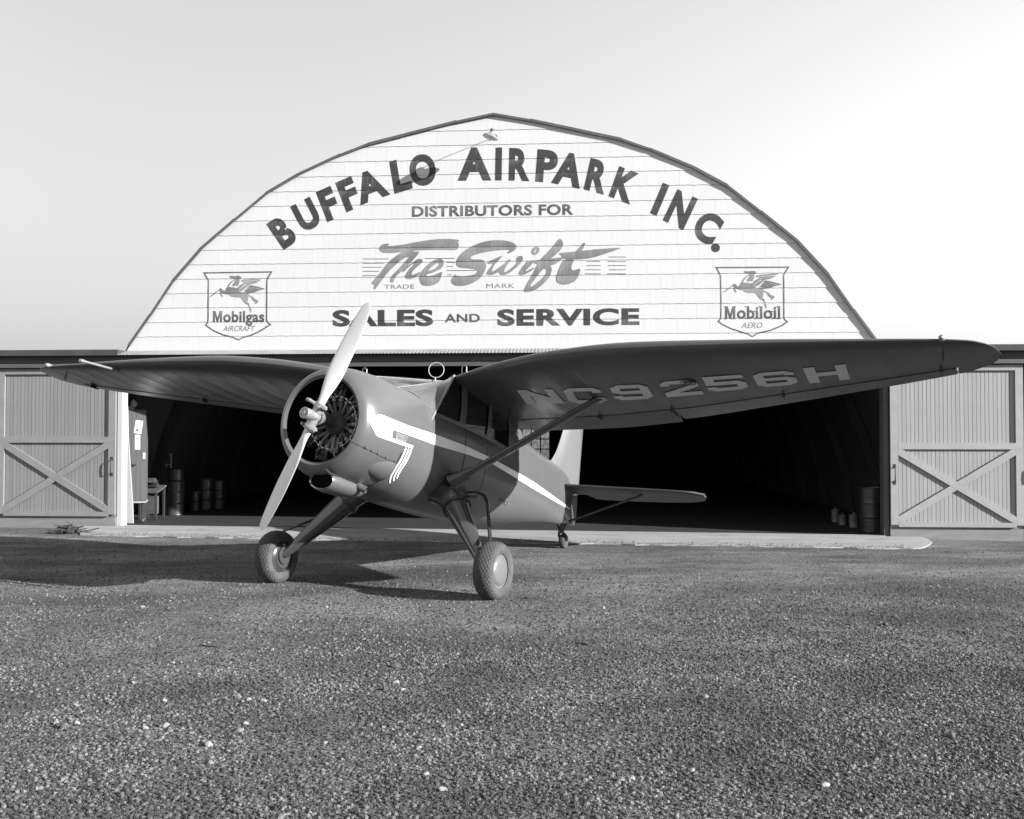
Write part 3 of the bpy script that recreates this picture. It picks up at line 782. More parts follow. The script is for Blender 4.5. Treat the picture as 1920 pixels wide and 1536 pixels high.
b = MB(); ob = [(p[0], p[1]) for p in arch_inset(0.02)]
tris = tess([ob, [(wx0, wz0), (wx1, wz0), (wx1, wz1), (wx0, wz1)]])
for yy in (25.9, 26.0):
    for t in tris: b.add([(p[0], yy, p[1]) for p in t], [(0, 1, 2)])
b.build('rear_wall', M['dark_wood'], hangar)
wf = MB(); W_, H_ = wx1 - wx0, wz1 - wz0
for i in range(4): wf.box((wx0 + W_ * i / 3, 25.93, (wz0 + wz1) / 2), (0.05, 0.06, H_ + 0.05))
for j in range(5): wf.box(((wx0 + wx1) / 2, 25.925, wz0 + H_ * j / 4), (W_ + 0.05, 0.055, 0.05))
window = wf.build('window', M['header_paint'], hangar)
for i in range(3):
    for j in range(4):
        o = MB().box((wx0 + W_ * (i + .5) / 3, 25.95, wz0 + H_ * (j + .5) / 4), (W_ / 3 - .06, 0.006, H_ / 4 - .06)).build('pane', M['pane'], window)

# door head: corrugated hood over two boards on the sliding track
def corrugated(name, s0, s1, y0, z0, y1, z1, mat, pitch=0.067, amp=0.0045):
    n = int((s1 - s0) / pitch * 6); rings = []
    nrm = Vector((0, -(z1 - z0), (y1 - y0))).normalized()
    if nrm.z < 0: nrm = -nrm
    for i in range(n + 1):
        s = s0 + (s1 - s0) * i / n; a = amp * sin(2 * pi * (s - s0) / pitch)
        p, q = Vector((s, y0, z0)) + nrm * a, Vector((s, y1, z1)) + nrm * a
        rings.append([p, q, q - nrm * .003, p - nrm * .003])
    return MB().loft(rings).build(name, mat, hangar, 60)
corrugated('track_hood', -7.12, 7.12, -0.024, 3.43, -0.40, 3.325, M['tin'])
for sd in (-1, 1):
    MB().box((sd * 9.74, -0.14, 3.372), (5.3, 0.5, 0.11)).build('track_roof', M['roofing'], hangar)
for i in range(6):
    s0 = -12.4 + 24.8 * i / 6; s1 = s0 + 24.8 / 6
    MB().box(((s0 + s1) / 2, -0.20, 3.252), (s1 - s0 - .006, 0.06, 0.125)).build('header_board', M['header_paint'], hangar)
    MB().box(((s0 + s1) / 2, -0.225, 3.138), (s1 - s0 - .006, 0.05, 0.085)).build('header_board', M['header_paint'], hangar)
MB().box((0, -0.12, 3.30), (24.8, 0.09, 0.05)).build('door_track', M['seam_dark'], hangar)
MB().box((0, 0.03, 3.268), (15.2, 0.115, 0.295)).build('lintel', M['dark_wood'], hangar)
for sd in (-1, 1):
    MB().box((sd * 7.165, 0.02, 1.52), (0.09, 0.24, 3.2)).build('door_jamb', M['jamb_white'] if sd < 0 else M['header_paint'], hangar)  # right jamb coloured dark to carry its shaded side
    MB().box((sd * 12.3, -0.15, 1.6), (0.18, 0.18, 3.3)).build('track_post', M['header_paint'], hangar)
    MB().box((sd * 9.72, 0.10, 1.63), (5.06, 0.04, 3.5)).build('side_wall', M['door_board'], hangar)

# floor and apron
def slab(name, pts, thick, mat, kind='structure'):
    n = len(pts); top = [HANG_P0 + H_S * s + H_IN * y + Vector((0, 0, z)) for s, y, z in pts]
    b = MB(); b.add(top + [p - Vector((0, 0, thick)) for p in top], [tuple(range(n)), tuple(range(2 * n - 1, n - 1, -1))] + [(i, (i + 1) % n, n + (i + 1) % n, n + i) for i in range(n)])
    o = b.build(name, mat); tag(o, kind=kind); return o
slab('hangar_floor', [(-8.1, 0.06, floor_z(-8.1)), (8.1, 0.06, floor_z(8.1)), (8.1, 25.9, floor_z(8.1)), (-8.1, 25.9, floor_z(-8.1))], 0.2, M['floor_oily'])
slab('door_sill', [(-7.14, -0.16, floor_z(-7.14) + .012), (7.14, -0.16, floor_z(7.14) + .012), (7.14, 0.056, floor_z(7.14) + .012), (-7.14, 0.056, floor_z(-7.14) + .012)], 0.2, M['concrete'])
ap = []
for x, y in ((133, 990), (141, 1007)): ap.append((x, y))
def on_ground(px, py, z=0.0):
    d = px_ray(px, py); t = (z - EYE.z) / d.z; return EYE + d * t
def apron_pt(px, py):
    P = on_ground(px, py) - HANG_P0; s, y = P.dot(H_S), P.dot(H_IN); y = min(y, -0.17); Q = HANG_P0 + H_S * s + H_IN * y
    return (s, y, ground_z(Q.x, Q.y) + 0.016)
r = random.Random(3); front = []
for i in range(61):
    px = 150 + (1712 - 150) * i / 60; py = 1007.5 + (px - 150) / 1562 * 15.0 + r.uniform(-.8, .8); front.append(apron_pt(px, py))
s_l, s_r = -8.0, 7.75
slab('concrete_apron', [(s_l, -0.17, floor_z(s_l) + .005), (front[0][0] - .12, front[0][1] + .25, front[0][2])] + front + [(front[-1][0] + .16, front[-1][1] + .10, front[-1][2] - .002), (front[-1][0] + .30, front[-1][1] + .33, front[-1][2]), (s_r - .12, -1.05, floor_z(s_r) - .03), (s_r, -0.75, floor_z(s_r) - .02), (s_r + .05, -.4, floor_z(s_r) - .01), (s_r, -0.17, floor_z(s_r) + .005)], 0.25, M['concrete'])

# gravel kicked up on the edge of the apron
b = MB(); r = random.Random(21)
for _ in range(1500):
    i = r.randrange(len(front) - 1); t = r.random(); a, c = front[i], front[i + 1]; s = a[0] + (c[0] - a[0]) * t
    y = a[1] + (c[1] - a[1]) * t + abs(r.gauss(0, .22)); y = min(y, -.25); k = r.uniform(.005, .014)
    o = HANG_P0 + H_S * s + H_IN * y + Vector((0, 0, a[2] + (floor_z(s) - a[2]) * (y - a[1]) / max(.3, -a[1]) + k * .4))
    q = [o + Vector((r.uniform(.6, 1) * k * ax, r.uniform(.6, 1) * k * ay, r.uniform(.5, .9) * k * az)) for ax, ay, az in ((1, 0, 0), (0, 1, 0), (-1, 0, 0), (0, -1, 0), (0, 0, 1), (0, 0, -1))]
    b.add(q, [(0, 1, 4), (1, 2, 4), (2, 3, 4), (3, 0, 4), (1, 0, 5), (2, 1, 5), (3, 2, 5), (0, 3, 5)])
tag(b.build('spilled_gravel', M['stone_dark'], None, fix=False), kind='stuff')

# sliding doors, hung outside the wall
def make_door(name, label, s_in, s_out, y, group):
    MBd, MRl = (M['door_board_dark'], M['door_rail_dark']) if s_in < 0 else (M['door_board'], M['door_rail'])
    W = abs(s_out - s_in); sg = 1 if s_out > s_in else -1
    zb = min(floor_z(s_in), floor_z(s_out)) - 0.05
    root = thing(name, label, 'door', (0, 0, 0), 0, group)
    root.location = HANG_P0 + H_S * ((s_in + s_out) / 2) + H_IN * y + Vector((0, 0, zb)); root.rotation_euler = (0, 0, HANG_ROT)
    def lx(a): return sg * (a - W / 2)          # a measured from the inner edge
    z0, z1 = 0.24, 3.075 - zb
    nb = 32; bw = W / nb
    proto = MB().box((0, 0, 0), (bw - 0.007, 0.022, z1 - z0)).mesh('board'); proto.materials.append(MBd)
    rr = random.Random(int(abs(s_in) * 100))
    for i in range(nb):
        o = bpy.data.objects.new('board', proto); col.objects.link(o); o.parent = root
        o.location = (lx((i + .5) * bw), 0.0 + rr.uniform(-.0015, .0015), (z0 + z1) / 2)
    MB().box((0, 0.020, (z0 + z1) / 2), (W - .01, 0.010, z1 - z0)).build('backing', M['seam_dark'], root)
    f = -0.011
    st = 0.135
    for a in (st / 2, W - st / 2):
        MB().box((lx(a), f - 0.020, (z0 + z1) / 2 + .02), (st, 0.038, z1 - z0 - .04)).build('stile', MRl, root)
    inner = W - 2 * st
    zr = [0.285, 1.70, z1 - 0.05]; hr = [0.085, 0.115, 0.10]
    for z, h_ in zip(zr, hr):
        MB().box((0, f - 0.021, z), (inner - .004, 0.040, h_)).build('rail', MRl, root)
    # X brace between the two lower rails: one whole, one in two halves
    za, zc = zr[0] + hr[0] / 2, zr[1] - hr[1] / 2
    xa, xc = -inner / 2, inner / 2
    bwid = 0.125
    def brace(x0, zz0, x1, zz1, proud):
        d = Vector((x1 - x0, zz1 - zz0)); ln = d.length; ang = atan2(d.y, d.x)
        poly = [(-ln, -bwid / 2), (ln, -bwid / 2), (ln, bwid / 2), (-ln, bwid / 2)]
        mx, mz = (x0 + x1) / 2, (zz0 + zz1) / 2
        return [(mx + p[0] * cos(ang) - p[1] * sin(ang), mz + p[0] * sin(ang) + p[1] * cos(ang)) for p in poly], ang
    def clip_panel(poly):
        for h in ((1, 0, -xa - .002), (-1, 0, xc - .002), (0, 1, -za - .002), (0, -1, zc - .002)): poly = clip_half(poly, *h)
        return poly
    def plank(poly, proud):
        n = len(poly); b = MB()
        b.add([(x, f - proud, z) for x, z in poly] + [(x, f - 0.001, z) for x, z in poly], [tuple(range(n)), tuple(range(2 * n - 1, n - 1, -1))] + [(i, (i + 1) % n, n + (i + 1) % n, n + i) for i in range(n)])
        return b.build('brace', MRl, root)
    p1, a1 = brace(xa, zc - .03, xc, za + .03, 0)
    plank(clip_panel(p1), 0.040)
    p2, a2 = brace(xa, za + .03, xc, zc - .03, 0)
    nx_, nz_ = -sin(a1), cos(a1); mx, mz = 0, (za + zc) / 2; c_ = -(nx_ * mx + nz_ * mz)
    plank(clip_half(clip_panel(p2), nx_, nz_, c_ - bwid / 2 - .002), 0.038)
    plank(clip_half(clip_panel(p2), -nx_, -nz_, -c_ - bwid / 2 - .002), 0.038)
    MB().box((0, 0.012, 0.115), (W, 0.034, 0.235)).build('skirt_board', M['door_skirt'], root)
    h = MB(); hx = lx(0.065)
    h.tube([(hx, f - .040, 1.05), (hx, f - .085, 1.08), (hx, f - .09, 1.19), (hx, f - .085, 1.30), (hx, f - .040, 1.33)], 0.011, 8)
    for z in (1.04, 1.34): h.box((hx, f - .0405, z), (0.05, 0.005, 0.07))
    h.build('handle', M['black'], root, 50)
    return root
dg_ = 'sliding hangar doors'
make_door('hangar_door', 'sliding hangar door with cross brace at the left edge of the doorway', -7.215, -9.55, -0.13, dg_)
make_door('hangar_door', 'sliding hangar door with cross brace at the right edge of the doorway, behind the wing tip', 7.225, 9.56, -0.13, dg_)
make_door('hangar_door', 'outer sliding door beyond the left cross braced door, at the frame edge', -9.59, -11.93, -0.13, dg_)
make_door('hangar_door', 'outer sliding door beyond the right cross braced door, at the frame edge', 9.60, 11.95, -0.13, dg_)
# the neighbouring doors hang on the same track, so each has its own place along it

# lamp on the gable
s_l, z_l = fac(920, 256, -0.55)
lamp = thing('barn_lamp', 'shallow metal shade lamp on a bracket under the gable peak', 'lamp', HANG_P0 + H_S * s_l + H_IN * -0.55 + Vector((0, 0, z_l)), HANG_ROT)
tl = Matrix.Rotation(radians(16), 3, 'Y')
def tilt(b): b.v = [tuple(tl @ Vector(p)) for p in b.v]; return b
tilt(MB().lathe((0, 0, 0.01), (0, 0, 1), [(-0.035, 0.145), (-0.03, 0.148), (0.0, 0.13), (0.03, 0.085), (0.05, 0.045), (0.085, 0.04), (0.085, 0.0)], 28)).build('shade', M['tin'], lamp, 40)
tilt(MB().lathe((0, 0, 0.004), (0, 0, 1), [(-0.034, 0.14), (-0.002, 0.125), (0.026, 0.08)], 28)).build('reflector', M['stripe_white'], lamp, 40)
tilt(MB().lathe((0, 0, 0), (0, 0, 1), [(-0.085, 0.0), (-0.08, 0.022), (-0.055, 0.035), (-0.02, 0.026), (0.03, 0.018)], 14)).build('bulb', M['lamp_glass'], lamp, 60)
MB().tube([(0.025, 0, 0.09), (0.03, 0.05, 0.125), (0.03, 0.18, 0.15), (0.03, 0.528, 0.14)], 0.007, 8).lathe((0.025, 0, 0.07), (0, 0, 1), [(0, 0.03), (0.06, 0.033), (0.08, 0.01)], 12).build('bracket', M['black'], lamp, 50)
MB().lathe((0.03, 0.534, 0.14), (0, 1, 0), [(-.012, .01), (-.012, .05), (0, .05)], 14).build('wall_flange', M['black'], lamp, 40)

# ------------------------------------------------------------------ things inside the doorway
def hw(s, y, z): return HANG_P0 + H_S * s + H_IN * y + Vector((0, 0, z))
def floor_at(px, inward):
    s, _ = fac(px, 950, inward); return s
cab_s = fac(245, 900, 0.55)[0]
cab = thing('tool_cabinet', 'tall wooden cabinet on casters with papers pinned on it, inside the left jamb', 'cabinet', hw(cab_s + .02, 0.8, floor_z(cab_s)), HANG_ROT + radians(19))
cw = 0.36
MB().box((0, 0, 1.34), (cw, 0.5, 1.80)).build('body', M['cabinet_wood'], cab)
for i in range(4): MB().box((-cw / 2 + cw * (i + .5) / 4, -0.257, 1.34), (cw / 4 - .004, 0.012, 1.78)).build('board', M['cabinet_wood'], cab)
MB().box((0, -0.02, 0.42), (cw + .02, 0.56, 0.035)).build('base_shelf', M['door_rail'], cab)
for a in (-1, 1):
    for c in (-1, 1):
        MB().box((a * (cw / 2 - .04), c * 0.2, 0.245), (0.06, 0.06, 0.31)).build('leg', M['dark_wood'], cab)
        k = MB().lathe((a * (cw / 2 - .04) - .02, c * 0.2, 0.047), (1, 0, 0), [(-0.0, 0.0), (0, .045), (.035, .045), (.035, 0)], 16); k.box((a * (cw / 2 - .04), c * 0.2, 0.085), (.045, .05, .01)).build('caster', M['steel'], cab, 40)
MB().tube([(-.08, -.29, 1.18), (-.08, -.31, 1.16), (.0, -.31, 1.15), (.0, -.29, 1.16)], 0.012, 6).build('latch', M['black'], cab)
for (x, z, w, h_, rt, lb) in ((0.04, 1.90, 0.14, 0.26, -8, 'large tilted paper on the cabinet'), (0.025, 1.60, 0.10, 0.29, 0, 'narrow paper below the tilted one'), (0.15, 1.33, 0.045, 0.12, 0, 'small paper by the cabinet edge')):
    p = MB().box((0, 0, 0), (w, 0.003, h_)).build('paper', M['paper'], cab); p.location = (x, -0.266, z); p.rotation_euler = (0, radians(-rt), 0); p['label'] = lb
    for q in range(4):
        if w > .06: MB().box((random.uniform(-w * .3, w * .3), -0.0026, random.uniform(-h_ * .35, h_ * .35)), (w * random.uniform(.1, .45), 0.002, 0.012 if q else .03)).build('print_mark', M['seam_dark'], p)
b = MB()
for i in range(5): b.lathe((random.uniform(-.06, .06), random.uniform(-.05, .05), 0.03 + .03 * i), (random.uniform(-.3, .3), random.uniform(-.3, .3), 1), [(-.05, 0.01), (-.03, .06), (.02, .07 - .008 * i), (.06, .02)], 9)
o = b.build('rag', M['cloth'], None, 60); o.location = hw(cab_s - .02, .7, floor_z(cab_s) + 2.24); tag(o, 'crumpled pale rag lying on top of the tall cabinet', 'rag')

sun_patch_s = fac(222, 900, 0.25)[0]
b = MB(); q = [(-.10, .02), (.27, .02), (.25, .35), (.12, 1.72), (.09, 2.30), (-.10, 2.30)]  # added board, its outline and pale colour stand for sunlight beside the cabinet
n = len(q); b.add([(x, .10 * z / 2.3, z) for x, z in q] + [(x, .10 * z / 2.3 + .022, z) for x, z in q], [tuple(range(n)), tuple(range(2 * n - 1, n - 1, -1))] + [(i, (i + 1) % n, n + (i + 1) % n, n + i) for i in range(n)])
o = b.build('board', M['sun_patch_board']); o.location = hw(sun_patch_s, 0.33, floor_z(sun_patch_s)); o.rotation_euler = (0, 0, HANG_ROT); tag(o, 'added white board cut like a patch of sunlight between the left jamb and the tool cabinet', 'board')
st_s = fac(281, 950, 1.5)[0]
stand = thing('work_stand', 'low work stand with sloping top beside the tall cabinet', 'stand', hw(st_s, 1.6, floor_z(st_s)), HANG_ROT)
MB().box((0, 0, 0.62), (0.42, 0.5, 0.03), Matrix.Rotation(radians(14), 3, 'X')).build('top', M['header_paint'], stand)
MB().box((0.06, -.12, 0.30), (0.19, 0.2, 0.36)).build('box', M['header_paint'], stand)
for a in (-1, 1):
    for c in (-1, 1): MB().box((a * .17, c * .2, 0.30 + c * .03), (.04, .04, .58 + c * .05)).build('leg', M['dark_wood'], stand)
vs = thing('bench_vise', 'dark bench vise standing on the sloping work stand', 'vise', hw(st_s, 1.65, floor_z(st_s) + 0.66), HANG_ROT)
MB().box((0, 0, .04), (.2, .14, .08)).box((0, 0, .11), (.12, .2, .07)).build('body', M['engine_dark'], vs)
MB().box((0, -.12, .15), (.15, .03, .08)).box((0, -.04, .15), (.15, .03, .08)).build('jaw', M['engine_grey'], vs)
MB().tube([(0, -.1, .11), (0, -.24, .11)], .013, 8).tube([(-.09, -.24, .11), (.09, -.24, .11)], .008, 6).build('screw', M['steel'], vs)

def make_drum(px, inward, r, h, label, hoops=3, group='oil drums inside the hangar', on=0.0):
    s = fac(px, 950, inward)[0]
    d = thing('oil_drum', label, 'drum', hw(s, inward, floor_z(s) + on), HANG_ROT, group)
    prof = [(0, 0), (0, r), (.012, r + .006), (.024, r)]
    n = 40
    for i in range(n + 1):
        z = .03 + (h - .06) * i / n; k = 0.0
        for q in range(1, hoops): k += 0.009 * math.exp(-((z - h * q / hoops) / .011) ** 2)
        if i % 4 == 1: k += .002
        prof.append((z, r + k))
    prof += [(h - .024, r), (h - .012, r + .006), (h, r), (h - .004, r - .012), (h - .015, r - .015), (h - .015, 0)]
    MB().lathe((0, 0, 0), (0, 0, 1), prof, 28).build('shell', M['drum'], d, 35)
    MB().lathe((r * .55, 0, h - .016), (0, 0, 1), [(0, .03), (.02, .03), (.02, 0)], 10).build('bung', M['steel'], d, 35)
    return d, s
d1, s1 = make_drum(327, 2.7, 0.205, 0.74, 'ribbed oil drum carrying a smaller keg with a pump, left of the others')
d2, s2 = make_drum(384, 4.4, 0.205, 0.72, 'ribbed oil drum standing to the right of the drum with the keg')
d3, s3 = make_drum(365, 4.0, 0.12, 0.45, 'short narrow oil drum between the two ribbed drums', 2)
d4, s4 = make_drum(408, 4.8, 0.18, 0.68, 'farthest oil drum, at the right end of the row along the left wall')
kg = thing('keg', 'smooth keg with a hand pump standing on the ribbed drum', 'keg', hw(s1, 2.7, floor_z(s1) + .742), HANG_ROT)
MB().lathe((0.02, 0, 0), (0, 0, 1), [(0, 0), (0, .16), (.03, .175), (.25, .175), (.28, .15), (.28, 0)], 24).build('shell', M['drum'], kg, 35)
MB().tube([(-.07, -.03, .27), (-.07, -.03, .58)], .012, 8).tube([(-.07, -.03, .36), (-.16, -.06, .36), (-.17, -.06, .31)], .011, 8).tube([(-.1, -.03, .58), (-.03, -.03, .6)], .01, 6).build('pump', M['steel'], kg, 40)
d5, s5 = make_drum(1634, 0.85, 0.22, 0.84, 'oil drum standing in the shade just inside the right jamb', 3)
def make_can(px, inward, r, h, label):
    s = fac(px, 950, inward)[0]; d = thing('oil_can', label, 'can', hw(s, inward, floor_z(s)), HANG_ROT, 'small cans near the right jamb')
    MB().lathe((0, 0, 0), (0, 0, 1), [(0, 0), (0, r), (.008, r + .004), (.016, r), (h - .016, r), (h - .008, r + .004), (h, r), (h - .006, r - .01), (h - .006, 0)], 20).build('body', M['can_label'], d, 35)
    MB().torus((0, 0, h), (1, 0, 0), r * .75, .005, 14, 6).build('bail', M['steel'], d)
make_can(1566, 3.0, 0.075, 0.27, 'tall can standing farthest from the right jamb')
make_can(1579, 2.3, 0.075, 0.20, 'can in the middle of the three near the right jamb')
make_can(1600, 1.7, 0.085, 0.26, 'can nearest to the drum inside the right jamb')

# heap of brush by the end of the apron
b = MB(); r = random.Random(12); c = on_ground(128, 1003)
for i in range(170):
    a = r.uniform(0, 2 * pi); d = abs(r.gauss(0, .12)); z = max(0.01, r.uniform(0, .16) * (1 - d / .4))
    p = Vector((d * cos(a) * 1.3, d * sin(a), z)); q = p + Vector((r.gauss(0, .09), r.gauss(0, .07), r.gauss(0.0, .04))); q.z = max(.005, q.z)
    b.tube([p, (p + q) / 2 + Vector((r.gauss(0, .01), 0, r.gauss(0, .01))), q], r.uniform(.004, .011), 4)
b.tube([(.12, -.02, .03), (.34, .06, .05), (.52, .1, .09)], .012, 5)
o = b.build('brush_pile', M['brush']); o.location = (c.x, c.y, ground_z(c.x, c.y)); tag(o, 'dark heap of dry twigs at the left end of the concrete apron', 'brush pile')

# stones large enough to pick out
def rock_mesh(seed):
    r = random.Random(seed); bb = bmesh.new(); bmesh.ops.create_icosphere(bb, subdivisions=2, radius=1.0)
    for v in bb.verts:
        k = 1 + 0.55 * mnoise.noise(v.co * 0.9 + Vector((seed * 7.3, 1, 2))) ; v.co *= k; v.co.z *= .72
    for _ in range(3):
        n = Vector((r.gauss(0, 1), r.gauss(0, 1), r.gauss(0, 1))).normalized(); dcut = r.uniform(.5, .75)
        for v in bb.verts:
            e = v.co.dot(n) - dcut
            if e > 0: v.co -= n * e
    me = bpy.data.meshes.new('stone'); bb.to_mesh(me); bb.free(); return me
rocks = [rock_mesh(i) for i in range(6)]
pale = []; dark = []
for me in rocks:
    a = me.copy(); a.materials.append(M['stone_pale']); pale.append(a); c = me.copy(); c.materials.append(M['stone_dark']); dark.append(c)
spots = [(104, 1358, .055, 'p'), (118, 1366, .05, 'd'), (144, 1358, .035, 'p'), (272, 1368, .035, 'p'), (311, 1363, .04, 'p'), (392, 1402, .042, 'p'), (395, 1434, .03, 'p'), (449, 1374, .035, 'p'), (461, 1360, .03, 'p'),
 (308, 1316, .03, 'p'), (495, 1316, .033, 'p'), (466, 1313, .026, 'p'), (325, 1245, .03, 'p'), (742, 1252, .055, 'd'), (743, 1282, .035, 'p'), (755, 1295, .033, 'p'), (610, 1396, .024, 'p'), (615, 1227, .028, 'p'), (511, 1219, .03, 'p'),
 (268, 1140, .034, 'p'), (613, 1138, .026, 'p'), (214, 1303, .026, 'p'), (142, 1324, .03, 'p'), (250, 1282, .026, 'p'), (865, 1360, .026, 'p'), (800, 1455, .03, 'p'), (785, 1405, .03, 'p'), (830, 1484, .03, 'p'), (407, 1247, .04, 'd'), (722, 1295, .04, 'd'), (285, 1300, .028, 'd'),
 (1132, 1141, .035, 'p'), (1392, 1150, .028, 'p'), (1473, 1163, .03, 'p'), (1251, 1335, .024, 'p'), (1324, 1310, .034, 'p'), (1018, 1332, .03, 'p'), (1547, 1474, .03, 'p'), (1165, 1466, .034, 'p'), (1184, 1462, .03, 'p'), (1297, 1446, .024, 'p'), (1785, 1382, .04, 'd'), (1790, 1415, .034, 'd'), (1660, 1172, .05, 'd'), (1678, 1157, .045, 'd'), (1096, 1210, .05, 'd'), (1016, 1482, .03, 'd'), (1374, 1405, .034, 'd')]
uniq = {(104, 1358): 'upright pale stone in the left foreground, tallest of its cluster', (118, 1366): 'brown-grey stone touching the upright pale stone in the left foreground', (742, 1252): 'single dark cube-like stone on the gravel below the propeller',
        (392, 1402): 'blocky pale stone lying alone in the left foreground gravel', (1785, 1382): 'dark stone at the right frame edge, upper of two', (1790, 1415): 'dark stone at the right frame edge, lower of two'}
ORD = ['leftmost', 'second from left', 'third from left', 'fourth from left', 'fifth from left', 'sixth from left', 'seventh from left', 'eighth from left', 'ninth from left', 'tenth from left', 'eleventh from left', 'twelfth from left', 'thirteenth from left', 'fourteenth from left']
def band(py): return 0 if py < 1190 else 1 if py < 1275 else 2 if py < 1330 else 3 if py < 1410 else 4
BAND = ['farthest row level with the wheels', 'row just below the propeller tip', 'middle row of the gravel yard', 'near row of the gravel yard', 'nearest row at the bottom edge']
def stone_label(px, py, kd):
    same = sorted(q[0] for q in spots if q[3] == kd and band(q[1]) == band(py) and (q[0], q[1]) not in uniq)
    return ('pale' if kd == 'p' else 'dark') + ' loose stone, ' + ORD[same.index(px)] + ' in the ' + BAND[band(py)]
for i, (px, py, sz, kd) in enumerate(spots):
    P = on_ground(px, py); k = random.Random(i * 3 + 1)
    o = bpy.data.objects.new('stone', (pale if kd == 'p' else dark)[i % 6]); col.objects.link(o)
    o.location = (P.x, P.y, ground_z(P.x, P.y) + sz * .25); o.rotation_euler = (k.uniform(-.4, .4), k.uniform(-.4, .4), k.uniform(0, 6.28))
    sx = sz * .62
    o.scale = (sx * k.uniform(.9, 1.3), sx * k.uniform(.8, 1.1), sx * k.uniform(.8, 1.1))
    if (px, py) == (104, 1358): o.scale = (.022, .02, .042)
    tag(o, uniq.get((px, py), None) or stone_label(px, py, kd), 'stone', 'stones lying on the gravel')

P = on_ground(410, 1212); o = bpy.data.objects.new('clod', dark[2]); col.objects.link(o); o.location = (P.x, P.y, ground_z(P.x, P.y) + .004); o.scale = (.15, .05, .022)
tag(o, 'long flat dark clod of earth lying on the gravel at the left', 'clod')

# ------------------------------------------------------------------ aeroplane
PSI = radians(26.5); PM = Vector((-1.554, 12.18, 0.0)); ROLL = -0.009; ATT = radians(11.0)
P_ROT = atan2(-cos(PSI), -sin(PSI))
plane = thing('airplane', 'high wing cabin airplane with gull wings and round engine parked on gravel before the hangar', 'airplane', PM, P_ROT)
P_R = Matrix.Rotation(P_ROT, 3, 'Z'); B_R = Matrix.Rotation(-ATT, 3, 'Y'); R_R = Matrix.Rotation(ROLL, 3, 'X')
B_O = Vector((1.25, 0, 2.005))
def Lc(p): return R_R @ (B_O + B_R @ Vector(p))           # body axes (x ahead of the propeller hub, y to its left, z up) to the plane's ground axes
W2B = (P_R @ R_R @ B_R).transposed()
EYE_B = (P_R @ R_R).transposed() @ (EYE - PM) - B_O
EYE_B = B_R.transposed() @ EYE_B
def ray_b(px, py): return W2B @ px_ray(px, py)
def body_at(px, py, axis, val):
    d = ray_b(px, py); t = (val - EYE_B[axis]) / d[axis]; return EYE_B + d * t
def bbuild(mb, name, mat, parent=None, smooth=40, fix=True):
    mb.v = [tuple(Lc(p)) for p in mb.v]
    return mb.build(name, mat, parent if parent is not None else plane, smooth, fix)

# --- fuselage surface
SX = [0.70, 1.00, 1.30, 1.36, 2.00, 2.80, 3.45, 3.80, 4.50, 5.20, 6.00, 6.60, 6.95]
f_w = pchip(SX, [.652, .65, .648, .645, .645, .63, .59, .56, .47, .36, .23, .13, .05])
f_zt = pchip(SX, [.642, .622, .60, .40, .38, .36, .36, .80, .71, .63, .56, .50, .45])
f_nt = pchip(SX, [2.0, 2.2, 2.6, 5, 6, 6, 6, 2.5, 2.2, 2.1, 2.0, 2.0, 2.0])
f_zb = pchip(SX, [-.655, -.68, -.72, -.73, -.76, -.77, -.73, -.70, -.62, -.53, -.44, -.385, -.34])
f_nb = pchip(SX, [2.0, 2.1, 2.3, 2.3, 2.4, 2.4, 2.4, 2.3, 2.2, 2.2, 2.2, 2.2, 2.2])
f_zc = pchip([.7, 3.8, 6.95], [0, 0.02, 0.08])
COWL = [(-.45, .44), (-.2, .445), (-.125, .465), (-.10, .495), (-.113, .535), (-.165, .578), (-.28, .62), (-.45, .645), (-.62, .656), (-.80, .657), (-.803, .63)]
CZ = -0.01
cowl_r = pchip([.10, .113, .165, .28, .45, .62, .80], [.495, .535, .578, .62, .645, .656, .657])
def side_y(x, z):
    X = -x
    if X < 0.80:
        r = cowl_r(max(.1, X)); q = r * r - (z - CZ) ** 2
        return sqrt(q) if q > 0 else -9
    zc = f_zc(X)
    if z >= zc: t, n = (z - zc) / (f_zt(X) - zc), f_nt(X)
    else: t, n = (zc - z) / (zc - f_zb(X)), f_nb(X)
    return f_w(X) * (1 - t ** n) ** (1 / n) if t < 1 else -9
def hit_side(px, py):
    d = ray_b(px, py); t = 8.0; prev = t
    while t < 22:
        p = EYE_B + d * t
        if -6.95 < p.x < -.1 and p.y < side_y(p.x, p.z):
            a, b_ = prev, t
            for _ in range(30):
                m = (a + b_) / 2; q = EYE_B + d * m
                if -6.95 < q.x < -.1 and q.y < side_y(q.x, q.z): b_ = m
                else: a = m
            return EYE_B + d * b_
        prev = t; t += .03
    return None
def sec_ring(X, n=56, shrink=0.0):
    w, zt, zb, nt, nb, zc = f_w(X), f_zt(X), f_zb(X), f_nt(X), f_nb(X), f_zc(X); out = []
    for i in range(n):
        a = 2 * pi * (i + .5) / n; c, s = cos(a), sin(a)
        m = nt if s >= 0 else nb; h_ = (zt - zc) if s >= 0 else (zc - zb)
        out.append((-X, (w - shrink) * math.copysign(abs(c) ** (2 / m), c), zc + (h_ - shrink) * math.copysign(abs(s) ** (2 / m), s)))
    return out
st = [.70 + .05 * i for i in range(12)] + [1.27, 1.295, 1.315, 1.335, 1.36] + [1.45 + .1 * i for i in range(20)] + [3.46 + .05 * i for i in range(8)] + [3.9 + .15 * i for i in range(20)] + [6.80, 6.87, 6.92, 6.95]
bbuild(MB().loft([sec_ring(X) for X in st]), 'fuselage', M['plane_paint'])
fus = [o for o in plane.children if o.name.startswith('fuselage')][0]

